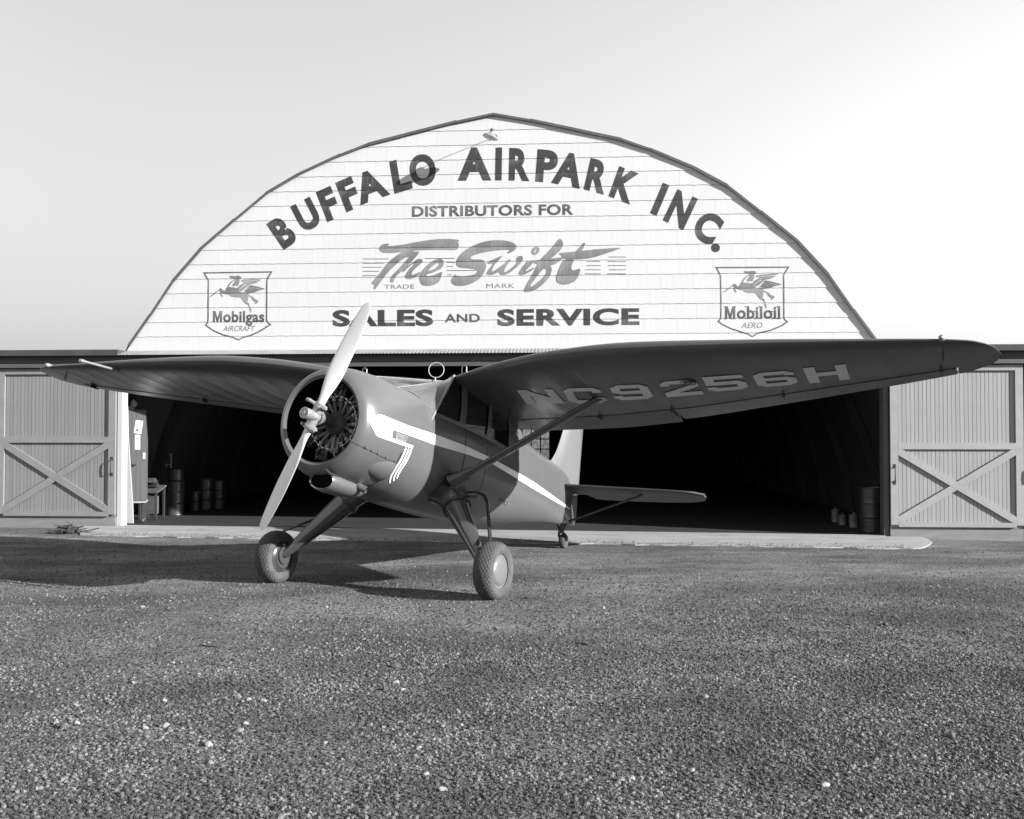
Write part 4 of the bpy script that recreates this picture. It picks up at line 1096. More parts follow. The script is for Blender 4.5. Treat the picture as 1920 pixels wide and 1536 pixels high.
# cowling
bbuild(MB().lathe((0, 0, CZ), (1, 0, 0), COWL[2:], 72), 'cowling', M['plane_paint'], smooth=50)
cowl = [o for o in plane.children if o.name.startswith('cowling')][0]
bbuild(MB().lathe((0, 0, CZ), (1, 0, 0), [(-.60, .455), (-.3, .452), (-.2, .452), (-.128, .466)], 72), 'cowl_lining', M['lining'], cowl, 50)
def surf_path(pxs, off=0.004):
    out = []
    for px, py in pxs:
        p = hit_side(px, py)
        if p is not None: out.append(p + Vector((0, off, 0)))
    return out
def dense(pts, n):
    out = []
    for i in range(len(pts) - 1):
        for j in range(n): t = j / n; out.append((pts[i][0] + (pts[i + 1][0] - pts[i][0]) * t, pts[i][1] + (pts[i + 1][1] - pts[i][1]) * t))
    return out + [pts[-1]]
b = MB()
for s_ in (-1, 1): b.tube([(-.806, s_ * .659 * cos(radians(a)), CZ + .659 * sin(radians(a))) for a in range(-92, -14, 6)], .007, 6)
bbuild(b, 'cowl_gap', M['seam_dark'], cowl)
# panel seam with its row of fasteners
seam = dense([(655, 827), (680, 838), (705, 851), (725, 861), (744, 869)], 4)
sp_ = surf_path(seam, 0.001)
bbuild(MB().tube(sp_, 0.0028, 5), 'panel_seam', M['seam_dark'], cowl)
b = MB()
for px, py in ((686, 841), (697, 846.5), (709, 852), (724, 859), (740, 866)):
    p = hit_side(px, py - 2)
    if p is not None: b.box(p, (.02, .012, .026))
bbuild(b, 'fastener', M['engine_grey'], cowl)

# paint on the sides: strips follow the skin
def skin_strip(up, lo, name, mat, off=0.005, na=3, mirror=True, parent=fus):
    rows = []
    for a, c in zip(up, lo):
        row = []
        for j in range(na + 1):
            t = j / na; p = hit_side(a[0] + (c[0] - a[0]) * t, a[1] + (c[1] - a[1]) * t)
            if p is None: row = None; break
            row.append(p + Vector((0, off, 0)))
        if row: rows.append(row)
    res = []
    for sg in ((1, -1) if mirror else (1,)):
        b = MB(); n = na + 1
        b.v = [(p.x, p.y * sg, p.z) for r_ in rows for p in r_]
        for i in range(len(rows) - 1):
            for j in range(na): b.f.append((i * n + j, i * n + j + 1, (i + 1) * n + j + 1, (i + 1) * n + j))
        res.append(bbuild(b, name, mat, parent, 60))
    return res
Z8 = lambda x, y: (680 + x / 9.6, 760 + y / 9.6)
def resample(pts, n):
    d = [0]
    for i in range(1, len(pts)): d.append(d[-1] + math.hypot(pts[i][0] - pts[i - 1][0], pts[i][1] - pts[i - 1][1]))
    out = []
    for k in range(n):
        s = d[-1] * k / (n - 1); i = 0
        while i < len(d) - 2 and s > d[i + 1]: i += 1
        t = (s - d[i]) / (d[i + 1] - d[i]); out.append((pts[i][0] + (pts[i + 1][0] - pts[i][0]) * t, pts[i][1] + (pts[i + 1][1] - pts[i][1]) * t))
    return out
# main stripe with its blunt flag on the cowl, and the three trim lines: outlines laid on the skin in small facets
def skin_outline(loop, name, mat, parent, off=.005, cell=6.0):
    quads = []
    for t in tess([loop]):
        x0, x1 = min(p[0] for p in t), max(p[0] for p in t); y0, y1 = min(p[1] for p in t), max(p[1] for p in t)
        for a in range(int(x0 // cell), int(x1 // cell) + 1):
            q = clip_half(t, 1, 0, -a * cell); q = clip_half(q, -1, 0, (a + 1) * cell) if len(q) > 2 else []
            for c in range(int(y0 // cell), int(y1 // cell) + 1):
                w_ = clip_half(q, 0, 1, -c * cell) if len(q) > 2 else []; w_ = clip_half(w_, 0, -1, (c + 1) * cell) if len(w_) > 2 else []
                if len(w_) < 3: continue
                ps = [hit_side(*p) for p in w_]
                if all(p is not None for p in ps): quads.append([p + Vector((0, off, 0)) for p in ps])
    for sg in (1, -1):
        b = MB()
        for q in quads: b.add([(p.x, p.y * sg, p.z) for p in q], [tuple(range(len(q)))])
        bbuild(b, name, mat, parent, 60, False)
top_edge = [Z8(*p) for p in ((130, 314), (140, 290), (155, 264), (172, 240), (196, 214), (222, 194), (250, 179), (275, 168), (300, 165), (330, 170), (380, 189))] + [(767, 799), (824, 817.5), (872, 836), (917, 857), (966.6, 884), (1000, 903.6), (1040, 932), (1076, 959)]
low_edge = [(1076, 960.5), (1036, 938), (1000, 917), (961, 893), (917, 867), (872, 851), (822, 837)] + [Z8(*p) for p in ((960, 588), (540, 440), (519, 590), (905, 730), (890, 780), (470, 636), (300, 577), (278, 568), (252, 551), (230, 528), (207, 490), (182, 440), (155, 383), (137, 335))]
skin_outline(top_edge + low_edge, 'stripe', M['stripe_white'], fus)
for x0, y0, dx, low in ((775, 768, 25, ((480, 1405), (497, 1290), (560, 1175))), (825, 785, 25, ((548, 1365), (560, 1290), (612, 1185))), (870, 800, 23, ((612, 1325), (620, 1275), (668, 1180)))):
    path = [(x0, y0), (x0 - 45, y0 + 110), (x0 - 100, y0 + 235), low[2], low[1], low[0]]
    for _ in range(2): path = [path[0]] + [p for a, c in zip(path[:-1], path[1:]) for p in ((a[0] * .75 + c[0] * .25, a[1] * .75 + c[1] * .25), (a[0] * .25 + c[0] * .75, a[1] * .25 + c[1] * .75))] + [path[-1]]
    L_ = []; R_ = []
    for k in range(len(path)):
        a, c = Vector(path[max(0, k - 1)]), Vector(path[min(len(path) - 1, k + 1)]); d = (c - a).normalized(); n_ = Vector((-d.y, d.x)) * dx / 2
        L_.append(Z8(path[k][0] + n_.x, path[k][1] + n_.y)); R_.append(Z8(path[k][0] - n_.x, path[k][1] - n_.y))
    skin_outline(L_ + R_[::-1], 'trim_line', M['stripe_white'], cowl, .006)
# painted maker's name in the notch of the flag
def skin_text(s, BL, BR, TL, mat, bold, shear, label):
    tr, (x0, x1, y0, y1) = text_tris(s, bold, shear); b = MB()
    for t in tr:
        q = []
        for x, y in t:
            u, v = (x - x0) / (x1 - x0), (y - y0) / (y1 - y0)
            p = hit_side(BL[0] + (BR[0] - BL[0]) * u + (TL[0] - BL[0]) * v, BL[1] + (BR[1] - BL[1]) * u + (TL[1] - BL[1]) * v)
            if p is None: break
            q.append(p + Vector((0, .006, 0)))
        if len(q) == 3: b.add(q, [(0, 1, 2)])
    o = bbuild(b, 'painted_lettering', mat, cowl, None); o['label'] = label
skin_text('Stinson', Z8(585, 555), Z8(790, 620), Z8(600, 462), M['name_paint'], 0.0, 0.25, 'small pale script lettering reading Stinson')
skin_text('Reliant', Z8(575, 622), Z8(775, 668), Z8(590, 560), M['name_paint'], 0.0, 0.25, 'small pale script lettering reading Reliant')

# louvre vents on the rear side
for i in range(4):
    p = hit_side(937.5 + i * 4.6, 935.5 + i * 1.6)
    if p is not None:
        b = MB().torus(p + Vector((0, .004, 0)), (0, 1, 0.1), .042, .007, 16, 6)
        b.v = [(p.x + (q[0] - p.x) * .42, q[1], q[2]) for q in b.v]
        bbuild(b, 'vent_ring', M['post_light'], fus)

# cowl blisters and chin scoop
rings = []
rad_, tan_ = Vector((0, .72, -.694)), Vector((0, .694, .72))
for i in range(15):
    t = i / 14; x = -.22 - .60 * t; k = sin(pi / 2 * min(1, t * 1.12)) ** 1.1 + .02
    rings.append([Vector((x, 0, CZ)) + rad_ * (.575 + .115 * k * cos(2 * pi * j / 24)) + tan_ * (.17 * k * sin(2 * pi * j / 24)) for j in range(24)])
bbuild(MB().loft(rings), 'exhaust_blister', M['plane_paint'], cowl, 50)
sc = []
pr = [(-.06, .155, .085), (-.05, .165, .098), (-.075, .18, .11), (-.2, .19, .12), (-.4, .19, .12), (-.6, .17, .105), (-.72, .12, .08), (-.78, .05, .04)]
inn = [(-.35, .11, .06), (-.1, .145, .08)]
for x, ry, rz in inn + pr:
    x -= .13; ry *= .92
    sc.append([(x, 0.05 + ry * cos(2 * pi * j / 32), -.65 - .02 * min(1, -x) + rz * sin(2 * pi * j / 32)) for j in range(32)])
scoop = bbuild(MB().loft(sc, True, True), 'air_scoop', M['plane_paint'], cowl, 55)
bbuild(MB().loft([[(-.196, .05 + .136 * cos(2 * pi * j / 24), -.653 + .084 * sin(2 * pi * j / 24)) for j in range(24)], [(-.215, .05 + .136 * cos(2 * pi * j / 24), -.653 + .084 * sin(2 * pi * j / 24)) for j in range(24)]]), 'scoop_mouth', M['lining'], scoop)  # flat black disc across the mouth, coloured for the shade inside
bbuild(MB().tube([(-.60, .16, -.60), (-.66, .24, -.66), (-.68, .30, -.685)], [.04, .042, .04], 14, False), 'exhaust_pipe', M['engine_grey'], cowl)
b = MB()
for i in range(13):
    pass
strap = [(610, 880), (618, 888), (632, 893), (646, 898), (656, 904), (657, 914)]
pts = [body_at(px, py, 1, .19) for px, py in strap]
bbuild(MB().tube(pts, .014, 8), 'scoop_strap', M['black'], cowl)

# --- engine
eng = bbuild(MB().lathe((0, 0, 0), (1, 0, 0), [(-.55, .20), (-.47, .20), (-.45, .135), (-.40, .135), (-.36, .125), (-.325, .10), (-.30, .072), (-.24, .066), (-.10, .06), (-.06, .075), (-.03, .075), (-.03, .02)], 36, True), 'engine', M['engine_grey'], smooth=45)
bbuild(MB().lathe((0, 0, CZ), (1, 0, 0), [(-.56, .02), (-.56, .642), (-.565, .642), (-.565, .02)], 48), 'firewall', M['black'])
for k in range(9):
    a = 2 * pi * (k + .5) / 9 + radians(22); d = Vector((0, sin(a), cos(a))); tt = Vector((0, cos(a), -sin(a)))
    prof = [(.19, .075)]
    for q in range(9): r_ = .21 + q * .018; prof += [(r_, .075), (r_, .098), (r_ + .007, .098), (r_ + .007, .075)]
    prof += [(.375, .09), (.39, .105), (.43, .10), (.445, .06), (.445, .01)]
    cyl = bbuild(MB().lathe((-.46, 0, 0), d, prof, 18), 'cylinder', M['engine_dark'], eng)
    b = MB()
    for s_ in (-1, 1): b.tube([Vector((-.40, 0, 0)) + d * .12 + tt * s_ * .03, Vector((-.36, 0, 0)) + d * .26 + tt * s_ * .052, Vector((-.40, 0, 0)) + d * .43 + tt * s_ * .07], [.02, .021, .012], 8)
    bbuild(b, 'pushrod_tube', M['engine_grey'], eng)
    b = MB()
    for s_ in (-1, 1): b.lathe(Vector((-.355, 0, 0)) + d * .245 + tt * s_ * .05, d, [(0, .012), (.0, .027), (.02, .027), (.022, .018), (.034, .024), (.045, .024), (.046, .012)], 10)
    bbuild(b, 'gland_nut', M['dull_alloy'], eng)
    b = MB().tube([Vector((-.335, 0, 0)) + d * .29, Vector((-.33, 0, 0)) + d * .36 + tt * .05, Vector((-.36, 0, 0)) + d * .42 + tt * .03], .008, 6).lathe(Vector((-.36, 0, 0)) + d * .41 + tt * .03, d, [(0, .012), (.03, .014), (.04, .008)], 8)
    bbuild(b, 'spark_lead', M['steel'], eng)
b = MB().torus((-.345, 0, 0), (1, 0, 0), .295, .006, 48, 8)
for k in range(27):
    a = 2 * pi * k / 27; b.box((-.345, .295 * sin(a), .295 * cos(a)), (.024, .017, .017), Matrix.Rotation(-a, 3, 'X'))
bbuild(b, 'ignition_ring', M['steel'], eng)
bbuild(MB().box((-.36, .06, -.25), (.06, .10, .17)).box((-.33, .06, -.22), (.03, .012, .16)).box((-.33, .06, -.30), (.05, .13, .03)), 'oil_sump', M['engine_grey'], eng)

# --- propeller
prop = bbuild(MB().lathe((0, 0, 0), (1, 0, 0), [(-.06, .0), (-.06, .085), (-.045, .088), (-.03, .06), (.03, .06), (.05, .05), (.07, .046), (.075, .058), (.17, .060), (.185, .062), (.19, .058), (.19, .045), (.182, .04), (.182, .02), (.20, .018), (.20, .0)], 32), 'propeller', M['dull_alloy'], smooth=40)
PHI = radians(22.5)
bl_c = pchip([.13, .2, .35, .55, .8, 1.05, 1.24, 1.31, 1.335], [.085, .088, .145, .195, .195, .165, .125, .085, .03])
bl_t = pchip([.13, .2, .35, .55, .8, 1.05, 1.335], [.085, .078, .05, .034, .022, .014, .006])
bl_b = pchip([.13, .35, .7, 1.335], [radians(24), radians(20), radians(13), radians(8)])
for sg in (1, -1):
    d = Vector((0, sin(PHI), cos(PHI))) * sg; tg = Vector((1, 0, 0)).cross(d); rings = []
    for i in range(29):
        r_ = .12 + (1.335 - .12) * (1 - (1 - i / 28) ** 1.4); c, t_, be = bl_c(r_), bl_t(r_), bl_b(r_)
        cd = tg * cos(be) + Vector((1, 0, 0)) * sin(be); nd = tg * -sin(be) + Vector((1, 0, 0)) * cos(be)
        rd = smoothstep(.35, .18, r_) if False else 1 - smoothstep(.16, .34, r_); ring = []
        for j in range(24):
            a = 2 * pi * j / 24; x = cos(a); y = sin(a)
            yy = y * t_ / 2 * (1 if y > 0 else (.35 + .65 * rd)); ring.append(d * r_ + cd * (x * c / 2) + nd * yy)
        rings.append(ring)
    bl = bbuild(MB().loft(rings), 'blade', M['prop_paint'], prop, 50)
    cl = MB().lathe(d * .10, d, [(-.10, .055), (.0, .056), (.004, .066), (.05, .066), (.054, .052)], 22)
    bbuild(cl, 'barrel', M['dull_alloy'], prop, 40)
    b = MB()
    for s_ in (-1, 1):
        b.tube([d * .125 + tg * s_ * .06 + Vector((-.035, 0, 0)), d * .125 + tg * s_ * .085 + Vector((.05, 0, 0))], .016, 8)
        b.box(d * .125 + tg * s_ * .072, (.05, .03, .035))
    b.tube([d * .125 + Vector((.05, 0, 0)) + tg * .02 * sg, d * .135 + Vector((.085, 0, 0)) + tg * .09, d * .13 + Vector((.07, 0, 0)) + tg * .13], [.018, .02, .022], 8)
    bbuild(b, 'counterweight', M['dull_alloy'], prop, 40)

# --- windscreen, cabin sides and roof
def base_pt(y):
    x = -1.285 - .055 * (abs(y) / .62) ** 2; X = -x; t = 0
    w = .645; q = min(.999, abs(y) / w); nt = 2.6
    return Vector((x, y, .605 * (1 - q ** nt) ** (1 / nt) + .004))
T_top = Vector((-2.60, 0, 1.01))
for sg in (1, -1):
    TL = Vector((-1.86, .56 * sg, .90)); rows = []
    for i in range(9):
        u = i / 8; a = base_pt(.615 * u * sg); c = T_top.lerp(TL, u); rows.append([a.lerp(c, j / 6) for j in range(7)])
    bbuild(MB().loft(rows, False, False, closed=False), 'windscreen', M['windscreen'], None, 60)
    bbuild(MB().tube([base_pt(.622 * sg), base_pt(.622 * sg).lerp(TL, .5), TL], .015, 8), 'windscreen_post', M['post_light'])
    bbuild(MB().tube([base_pt(.615 * sg * k / 8) for k in range(9)], .006, 6), 'windscreen_frame', M['post_light'])
    bbuild(MB().tube([T_top + Vector((0, 0, .004)), TL + Vector((0, 0, .006))], .009, 6), 'windscreen_frame', M['post_light'])
bbuild(MB().tube([base_pt(0), T_top], .008, 6), 'windscreen_post', M['post_light'])

z_root = pchip([1.80, 2.5, 3.2, 3.85], [.895, .925, .85, .66])
z_sill = pchip([1.35, 2.0, 2.8, 3.45, 3.95], [.36, .355, .335, .30, .28])
def cab(x, v, sg, off):
    X = -x; y0 = side_y(x, z_sill(X) - .04); y1 = .565 if X < 3 else .565 - .10 * (X - 3)
    z0, z1 = z_sill(X) - .02, z_root(X)
    return Vector((x, sg * (y0 + (y1 - y0) * v + .02 * sin(pi * v) + off), z0 + (z1 - z0) * v))
def cab_patch(quad, name, mat, off, sg, nx=8, nv=5, parent=None):
    (xa, va), (xb, vb), (xc, vc), (xd, vd) = quad; rows = []
    for i in range(nx + 1):
        t = i / nx; row = []
        for j in range(nv + 1):
            s = j / nv; x = (xa + (xb - xa) * t) * (1 - s) + (xd + (xc - xd) * t) * s; v = (va + (vb - va) * t) * (1 - s) + (vd + (vc - vd) * t) * s
            row.append(cab(x, v, sg, off))
        rows.append(row)
    return bbuild(MB().loft(rows, False, False, closed=False), name, mat, parent, 60)
for sg in (1, -1):
    cab_patch([(-1.40, 0), (-2.03, 0), (-2.03, .97), (-1.86, .97)], 'side_window', M['window_dark'], -.012, sg)
    cab_patch([(-2.15, .02), (-2.77, .02), (-2.77, .94), (-2.15, .94)], 'side_window', M['window_dark'], -.012, sg)
    cab_patch([(-2.80, .02), (-3.50, .02), (-3.42, .9), (-2.80, .92)], 'side_window', M['window_dark'], -.012, sg)
    cab_patch([(-2.02, -.06), (-2.17, -.06), (-2.17, 1), (-2.02, 1)], 'door_post', M['plane_paint'], .004, sg, 2)
    cab_patch([(-2.755, -.06), (-2.85, -.06), (-2.85, 1), (-2.755, 1)], 'door_post', M['plane_paint'], .004, sg, 2)
    cab_patch([(-3.44, -.1), (-4.0, -.1), (-4.0, 1), (-3.40, 1)], 'rear_quarter', M['plane_paint'], .002, sg)
    cab_patch([(-1.86, .93), (-3.44, .90), (-3.44, 1.0), (-1.86, 1.0)], 'roof_rail', M['plane_paint'], .003, sg, 12, 1)
    cab_patch([(-1.38, -.08), (-3.5, -.08), (-3.5, .035), (-1.40, .035)], 'window_sill', M['plane_paint'], .003, sg, 14, 1)
rows = []
z_ridge = pchip([1.86, 2.6, 3.2, 3.9], [1.0, 1.01, .98, .82])
for i in range(13):
    y = -.565 + 1.13 * i / 12; k = abs(y) / .565; xf = -2.60 + .74 * k; row = []
    for j in range(11):
        x = xf + (-4.0 - xf) * j / 10; row.append(Vector((x, y, z_ridge(-x) + (z_root(-x) + .01 - z_ridge(-x)) * k ** 2)))
    rows.append(row)
bbuild(MB().loft(rows, False, False, closed=False), 'cabin_roof', M['plane_paint'], None, 60)
# cabin door on each side, proud of the skin, with its handle
for sg in (1, -1):
    rows = []
    for i in range(13):
        x = -2.165 - (2.745 - 2.165) * i / 12; rows.append([Vector((x, sg * (side_y(x, z) + .003), z)) for z in [-.47 + .80 * j / 14 for j in range(15)]])
    dr = bbuild(MB().loft(rows, False, False, closed=False), 'cabin_door', M['plane_paint'], None, 60)
    e = MB()
    for xx in (-2.158, -2.752): e.tube([Vector((xx, sg * (side_y(xx, z) + .002), z)) for z in [-.48 + .84 * j / 12 for j in range(13)]], .0045, 5)
    e.tube([Vector((x, sg * (side_y(x, -.478) + .002), -.478)) for x in [-2.158 - .594 * j / 8 for j in range(9)]], .0045, 5)
    bbuild(e, 'door_gap', M['seam_dark'], dr)
    y = side_y(-2.70, .20)
    bbuild(MB().tube([(-2.69, sg * (y + .0), .20), (-2.69, sg * (y + .035), .20), (-2.61, sg * (y + .04), .185)], .01, 8), 'door_handle', M['steel'], dr)

# --- wings
WY = [.50, .62, 1.2, 2.0, 2.9, 4.0, 5.2, 6.0, 6.28, 6.42, 6.51, 6.56]
w_le = pchip(WY, [-1.90, -1.84, -1.60, -1.41, -1.32, -1.335, -1.395, -1.45, -1.51, -1.60, -1.74, -1.95])
w_te = pchip(WY, [-3.80, -3.80, -3.80, -3.82, -3.75, -3.36, -2.80, -2.46, -2.33, -2.22, -2.10, -1.98])
w_zl = pchip(WY, [.875, .885, .935, .995, 1.03, 1.042, 1.05, 1.05, 1.05, 1.045, 1.04, 1.03])
w_zt = pchip(WY, [.62, .625, .65, .69, .765, .83, .885, .94, .965, .985, 1.0, 1.02])
w_th = pchip(WY, [.085, .088, .11, .13, .135, .125, .105, .09, .078, .065, .055, .03])
def foil(c, th):
    yt = 5 * th * (.2969 * sqrt(max(c, 0)) - .1260 * c - .3516 * c ** 2 + .2843 * c ** 3 - .1036 * c ** 4)
    m, p = .022, .38; ym = m / p ** 2 * (2 * p * c - c * c) if c < p else m / (1 - p) ** 2 * (1 - 2 * p + 2 * p * c - c * c)
    return ym, yt
def wing_pt(y, c, top, droop=0.0, c0=0.8):
    le, te = w_le(y), w_te(y); ch = le - te; ym, yt = foil(c, w_th(y))
    z = w_zl(y) + (w_zt(y) - w_zl(y)) * c + (ym + yt if top else ym - yt) * ch
    if not top and .8 < y < 6.1: z += .005 * abs(sin(pi * (y - .8) / .36)) * smoothstep(.08, .2, c) * (1 - smoothstep(.70, .78, c))
    if droop and c > c0: z -= (c - c0) * ch * droop
    return Vector((le - c * ch, y, z))
def wing_low(x, y):
    le, te = w_le(y), w_te(y); c = (le - x) / (le - te)
    return wing_pt(y, min(1, max(0, c)), False).z
def wing_piece(b, y0, y1, c0, c1, ny, nc=22, droop=0.0):
    rings = []
    for i in range(ny + 1):
        y = y0 + (y1 - y0) * i / ny
        cs = [c0 + (c1 - c0) * (1 - cos(pi * j / nc)) / 2 if c0 == 0 else c0 + (c1 - c0) * j / nc for j in range(nc + 1)]
        rings.append([wing_pt(y, c, True, droop, c0) for c in cs] + [wing_pt(y, c, False, droop, c0) for c in reversed(cs)])
    b.loft(rings); return b
for sg in (1, -1):
    def flip(b):
        if sg < 0: b.v = [(p[0], -p[1], p[2]) for p in b.v]
        return b
    b = MB(); wing_piece(b, .50, 6.16, 0, .785, 126, 26); wing_piece(b, 6.16, 6.56, 0, 1.0, 16, 26); wing_piece(b, .50, .74, .785, 1.0, 2, 6)
    wing = bbuild(flip(b), 'wing', M['wing_paint'], None, 35)
    fl = bbuild(flip(wing_piece(MB(), .755, 2.86, .798, 1.0, 14, 8, .07)), 'flap', M['wing_paint'], wing, 35)
    ai = bbuild(flip(wing_piece(MB(), 2.885, 6.145, .798, 1.0, 18, 8, .0)), 'aileron', M['wing_paint'], wing, 35)
    ai['label'] = 'long narrow aileron'
    # gap and hinge line
    b = MB()
    b.tube([wing_pt(.76 + 5.38 * k / 30, .790, False) + Vector((0, 0, .006)) for k in range(31)], .014, 6)
    bbuild(flip(b), 'hinge_gap', M['seam_dark'], wing)
    b = MB()
    for y in (1.9, 2.87, 4.3, 6.0):
        p = wing_pt(y, .80, False); b.box(p + Vector((0, 0, -.018)), (.11, .014, .045)); b.tube([p + Vector((.05, 0, -.02)), p + Vector((-.10, 0, -.035))], .008, 6)
    bbuild(flip(b), 'hinge_bracket', M['engine_dark'], wing)
    p = Vector((w_le(6.06) + .012, 6.06, w_zl(6.06) + .012))
    bbuild(flip(MB().lathe(p + Vector((.055, 0, 0)), (-1, 0, .05), [(0, .002), (.012, .022), (.03, .03), (.07, .03), (.14, .012), (.17, .002)], 14)), 'nav_light', M['dull_alloy'], wing)
    q = wing_pt(6.05, .32, False)
    bbuild(flip(MB().torus(q + Vector((0, 0, -.045)), (0, 1, 0), .022, .006, 14, 6).tube([q + Vector((0, 0, .01)), q + Vector((0, 0, -.025))], .007, 6)), 'tie_down_ring', M['black'], wing)
    for y in (.72,):
        q = wing_pt(y, .02, True)
        bbuild(flip(MB().tube([q + Vector((.02, -.03, -.01)), q + Vector((.03, -.03, .06)), q + Vector((.03, .0, .08)), q + Vector((.03, .03, .06)), q + Vector((.02, .03, -.01))], .007, 8)), 'grab_handle', M['steel'], wing)
    # root strap and rib lines pressed through the skin
    b = MB()
    for y in [.8 + .36 * k for k in range(1, 15)]:
        b.tube([wing_pt(y, .06 + .71 * k / 14, False) + Vector((0, 0, .0035)) for k in range(15)], .005, 5)
    bbuild(flip(b), 'rib_tape', M['wing_paint'], wing, 60)
    if sg > 0: wing_l = wing
    else: wing_r = wing
# air speed tube under the far wing, landing light, inspection ring
a = body_at(212, 692, 0, -1.40); c = body_at(158, 678, 0, -0.85)
a = Vector((a.x - .1, a.y, a.z))
bbuild(MB().tube([a, c], .017, 10).tube([c, c + (c - a).normalized() * .08], .024, 10), 'pitot_tube', M['dull_alloy'], wing_r)
def hit_wing(px, py):
    d = ray_b(px, py); t = 6.0; prev = t
    def inside(p): return .5 < p.y < 6.6 and w_te(p.y) < p.x < w_le(p.y) and p.z > wing_low(p.x, p.y)
    while t < 17:
        p = EYE_B + d * t
        if inside(p):
            lo_, hi_ = prev, t
            for _ in range(28):
                m = (lo_ + hi_) / 2
                if inside(EYE_B + d * m): hi_ = m
                else: lo_ = m
            return EYE_B + d * hi_
        prev = t; t += .02
    return None
Z4 = lambda x, y: (1240 + x / 3.0, 600 + y / 3.0)
Z3 = lambda x, y: (780 + x / 3.3103, 660 + y / 3.3103)
six = [[(.2, 1), (.8, 1), (1, .84), (1, .70), (.76, .70), (.76, .78), (.24, .78), (.24, .6), (.8, .6), (1, .46), (1, .16), (.8, 0), (.2, 0), (0, .16), (0, .84)], [(.24, .22), (.76, .22), (.76, .4), (.24, .4)]]
GL = {'H': [[(0, 0), (.26, 0), (.26, .38), (.74, .38), (.74, 0), (1, 0), (1, 1), (.74, 1), (.74, .62), (.26, .62), (.26, 1), (0, 1)]],
      '5': [[(0, 1), (1, 1), (1, .78), (.24, .78), (.24, .62), (.8, .62), (1, .46), (1, .16), (.8, 0), (.2, 0), (0, .14), (0, .28), (.24, .28), (.24, .22), (.76, .22), (.76, .4), (0, .4)]],
      '6': six, '9': [[(1 - x, 1 - y) for x, y in l] for l in six],
      '2': [[(0, .84), (.2, 1), (.8, 1), (1, .84), (1, .56), (.38, .22), (1, .22), (1, 0), (0, 0), (0, .26), (.76, .64), (.76, .78), (.24, .78), (.24, .68), (0, .68)]],
      'C': [[(.2, 1), (.8, 1), (1, .84), (1, .66), (.76, .66), (.76, .78), (.24, .78), (.24, .22), (.76, .22), (.76, .34), (1, .34), (1, .16), (.8, 0), (.2, 0), (0, .16), (0, .84)]],
      'N': [[(0, 0), (.24, 0), (.24, .6), (.76, 0), (1, 0), (1, 1), (.76, 1), (.76, .4), (.24, 1), (0, 1)]]}
REG = [('N', Z3(625, 235), Z3(845, 228), Z3(925, 316), Z3(690, 322)), ('C', Z3(905, 224), Z3(1130, 218), Z3(1195, 312), Z3(960, 318)), ('9', Z3(1197, 207), Z3(1428, 197), Z3(1482, 286), Z3(1240, 299)),
       ('2', Z3(1500, 183), Z3(1730, 168), Z3(1790, 258), Z3(1560, 278)), ('5', Z4(228, 320), Z4(452, 304), Z4(497, 384), Z4(270, 402)), ('6', Z4(508, 299), Z4(735, 280), Z4(775, 358), Z4(548, 377)), ('H', Z4(795, 268), Z4(1037, 246), Z4(1061, 331), Z4(835, 353))]
for ch, TL, TR, BR, BL in REG:
    b = MB()
    for t in tess(GL[ch]):
        for i in range(5):
            q = clip_half(t, 1, 0, -i / 5); q = clip_half(q, -1, 0, (i + 1) / 5) if len(q) > 2 else []
            for j in range(4):
                w_ = clip_half(q, 0, 1, -j / 4) if len(q) > 2 else []; w_ = clip_half(w_, 0, -1, (j + 1) / 4) if len(w_) > 2 else []
                if len(w_) < 3: continue
                vs = []
                for u, v in w_:
                    top = (TL[0] + (TR[0] - TL[0]) * u, TL[1] + (TR[1] - TL[1]) * u); bot = (BL[0] + (BR[0] - BL[0]) * u, BL[1] + (BR[1] - BL[1]) * u)
                    p = hit_wing(bot[0] + (top[0] - bot[0]) * v, bot[1] + (top[1] - bot[1]) * v)
                    if p is None: vs = None; break
                    vs.append(p + Vector((0, 0, -.007)))
                if vs: b.add(vs, [tuple(range(len(vs)))])
    bbuild(b, 'registration_letter', M['registration_grey'], wing_l, None, fix=False)
p = hit_wing(1290, 717)
if p is not None: bbuild(MB().torus(p + Vector((0, 0, -.008)), (0, 0, 1), .085, .008, 24, 6).torus(p + Vector((0, 0, -.008)), (0, 0, 1), .04, .012, 16, 6), 'inspection_ring', M['engine_grey'], wing_l)

# wing struts with their faired feet
for sg in (1, -1):
    a, c = Vector((-1.95, .61, -.41)), Vector((-2.62, 2.20, .80)); d = (c - a).normalized()
    cd = Vector((1, 0, 0)) - d * d.x; cd.normalize(); nd = d.cross(cd); rings = []
    for i in range(13):
        t = i / 12; p = a.lerp(c, t); w = .075 * (1 + 1.5 * (1 - smoothstep(0, .16, t))) * (1 - .35 * smoothstep(.9, 1, t)); h_ = .036 * (1 + 1.9 * (1 - smoothstep(0, .16, t)))
        rings.append([p + cd * w * cos(2 * pi * j / 20) + nd * h_ * sin(2 * pi * j / 20) for j in range(20)])
    b = MB().loft(rings)
    if sg < 0: b.v = [(p[0], -p[1], p[2]) for p in b.v]
    bbuild(b, 'wing_strut', M['gear_paint'], None, 50)
    b = MB().lathe(c + Vector((.0, .03, -.03)), (0, 0, 1), [(-.03, .01), (-.025, .035), (.03, .05)], 12)
    if sg < 0: b.v = [(p[0], -p[1], p[2]) for p in b.v]
    bbuild(b, 'strut_fitting', M['steel'], None, 40)

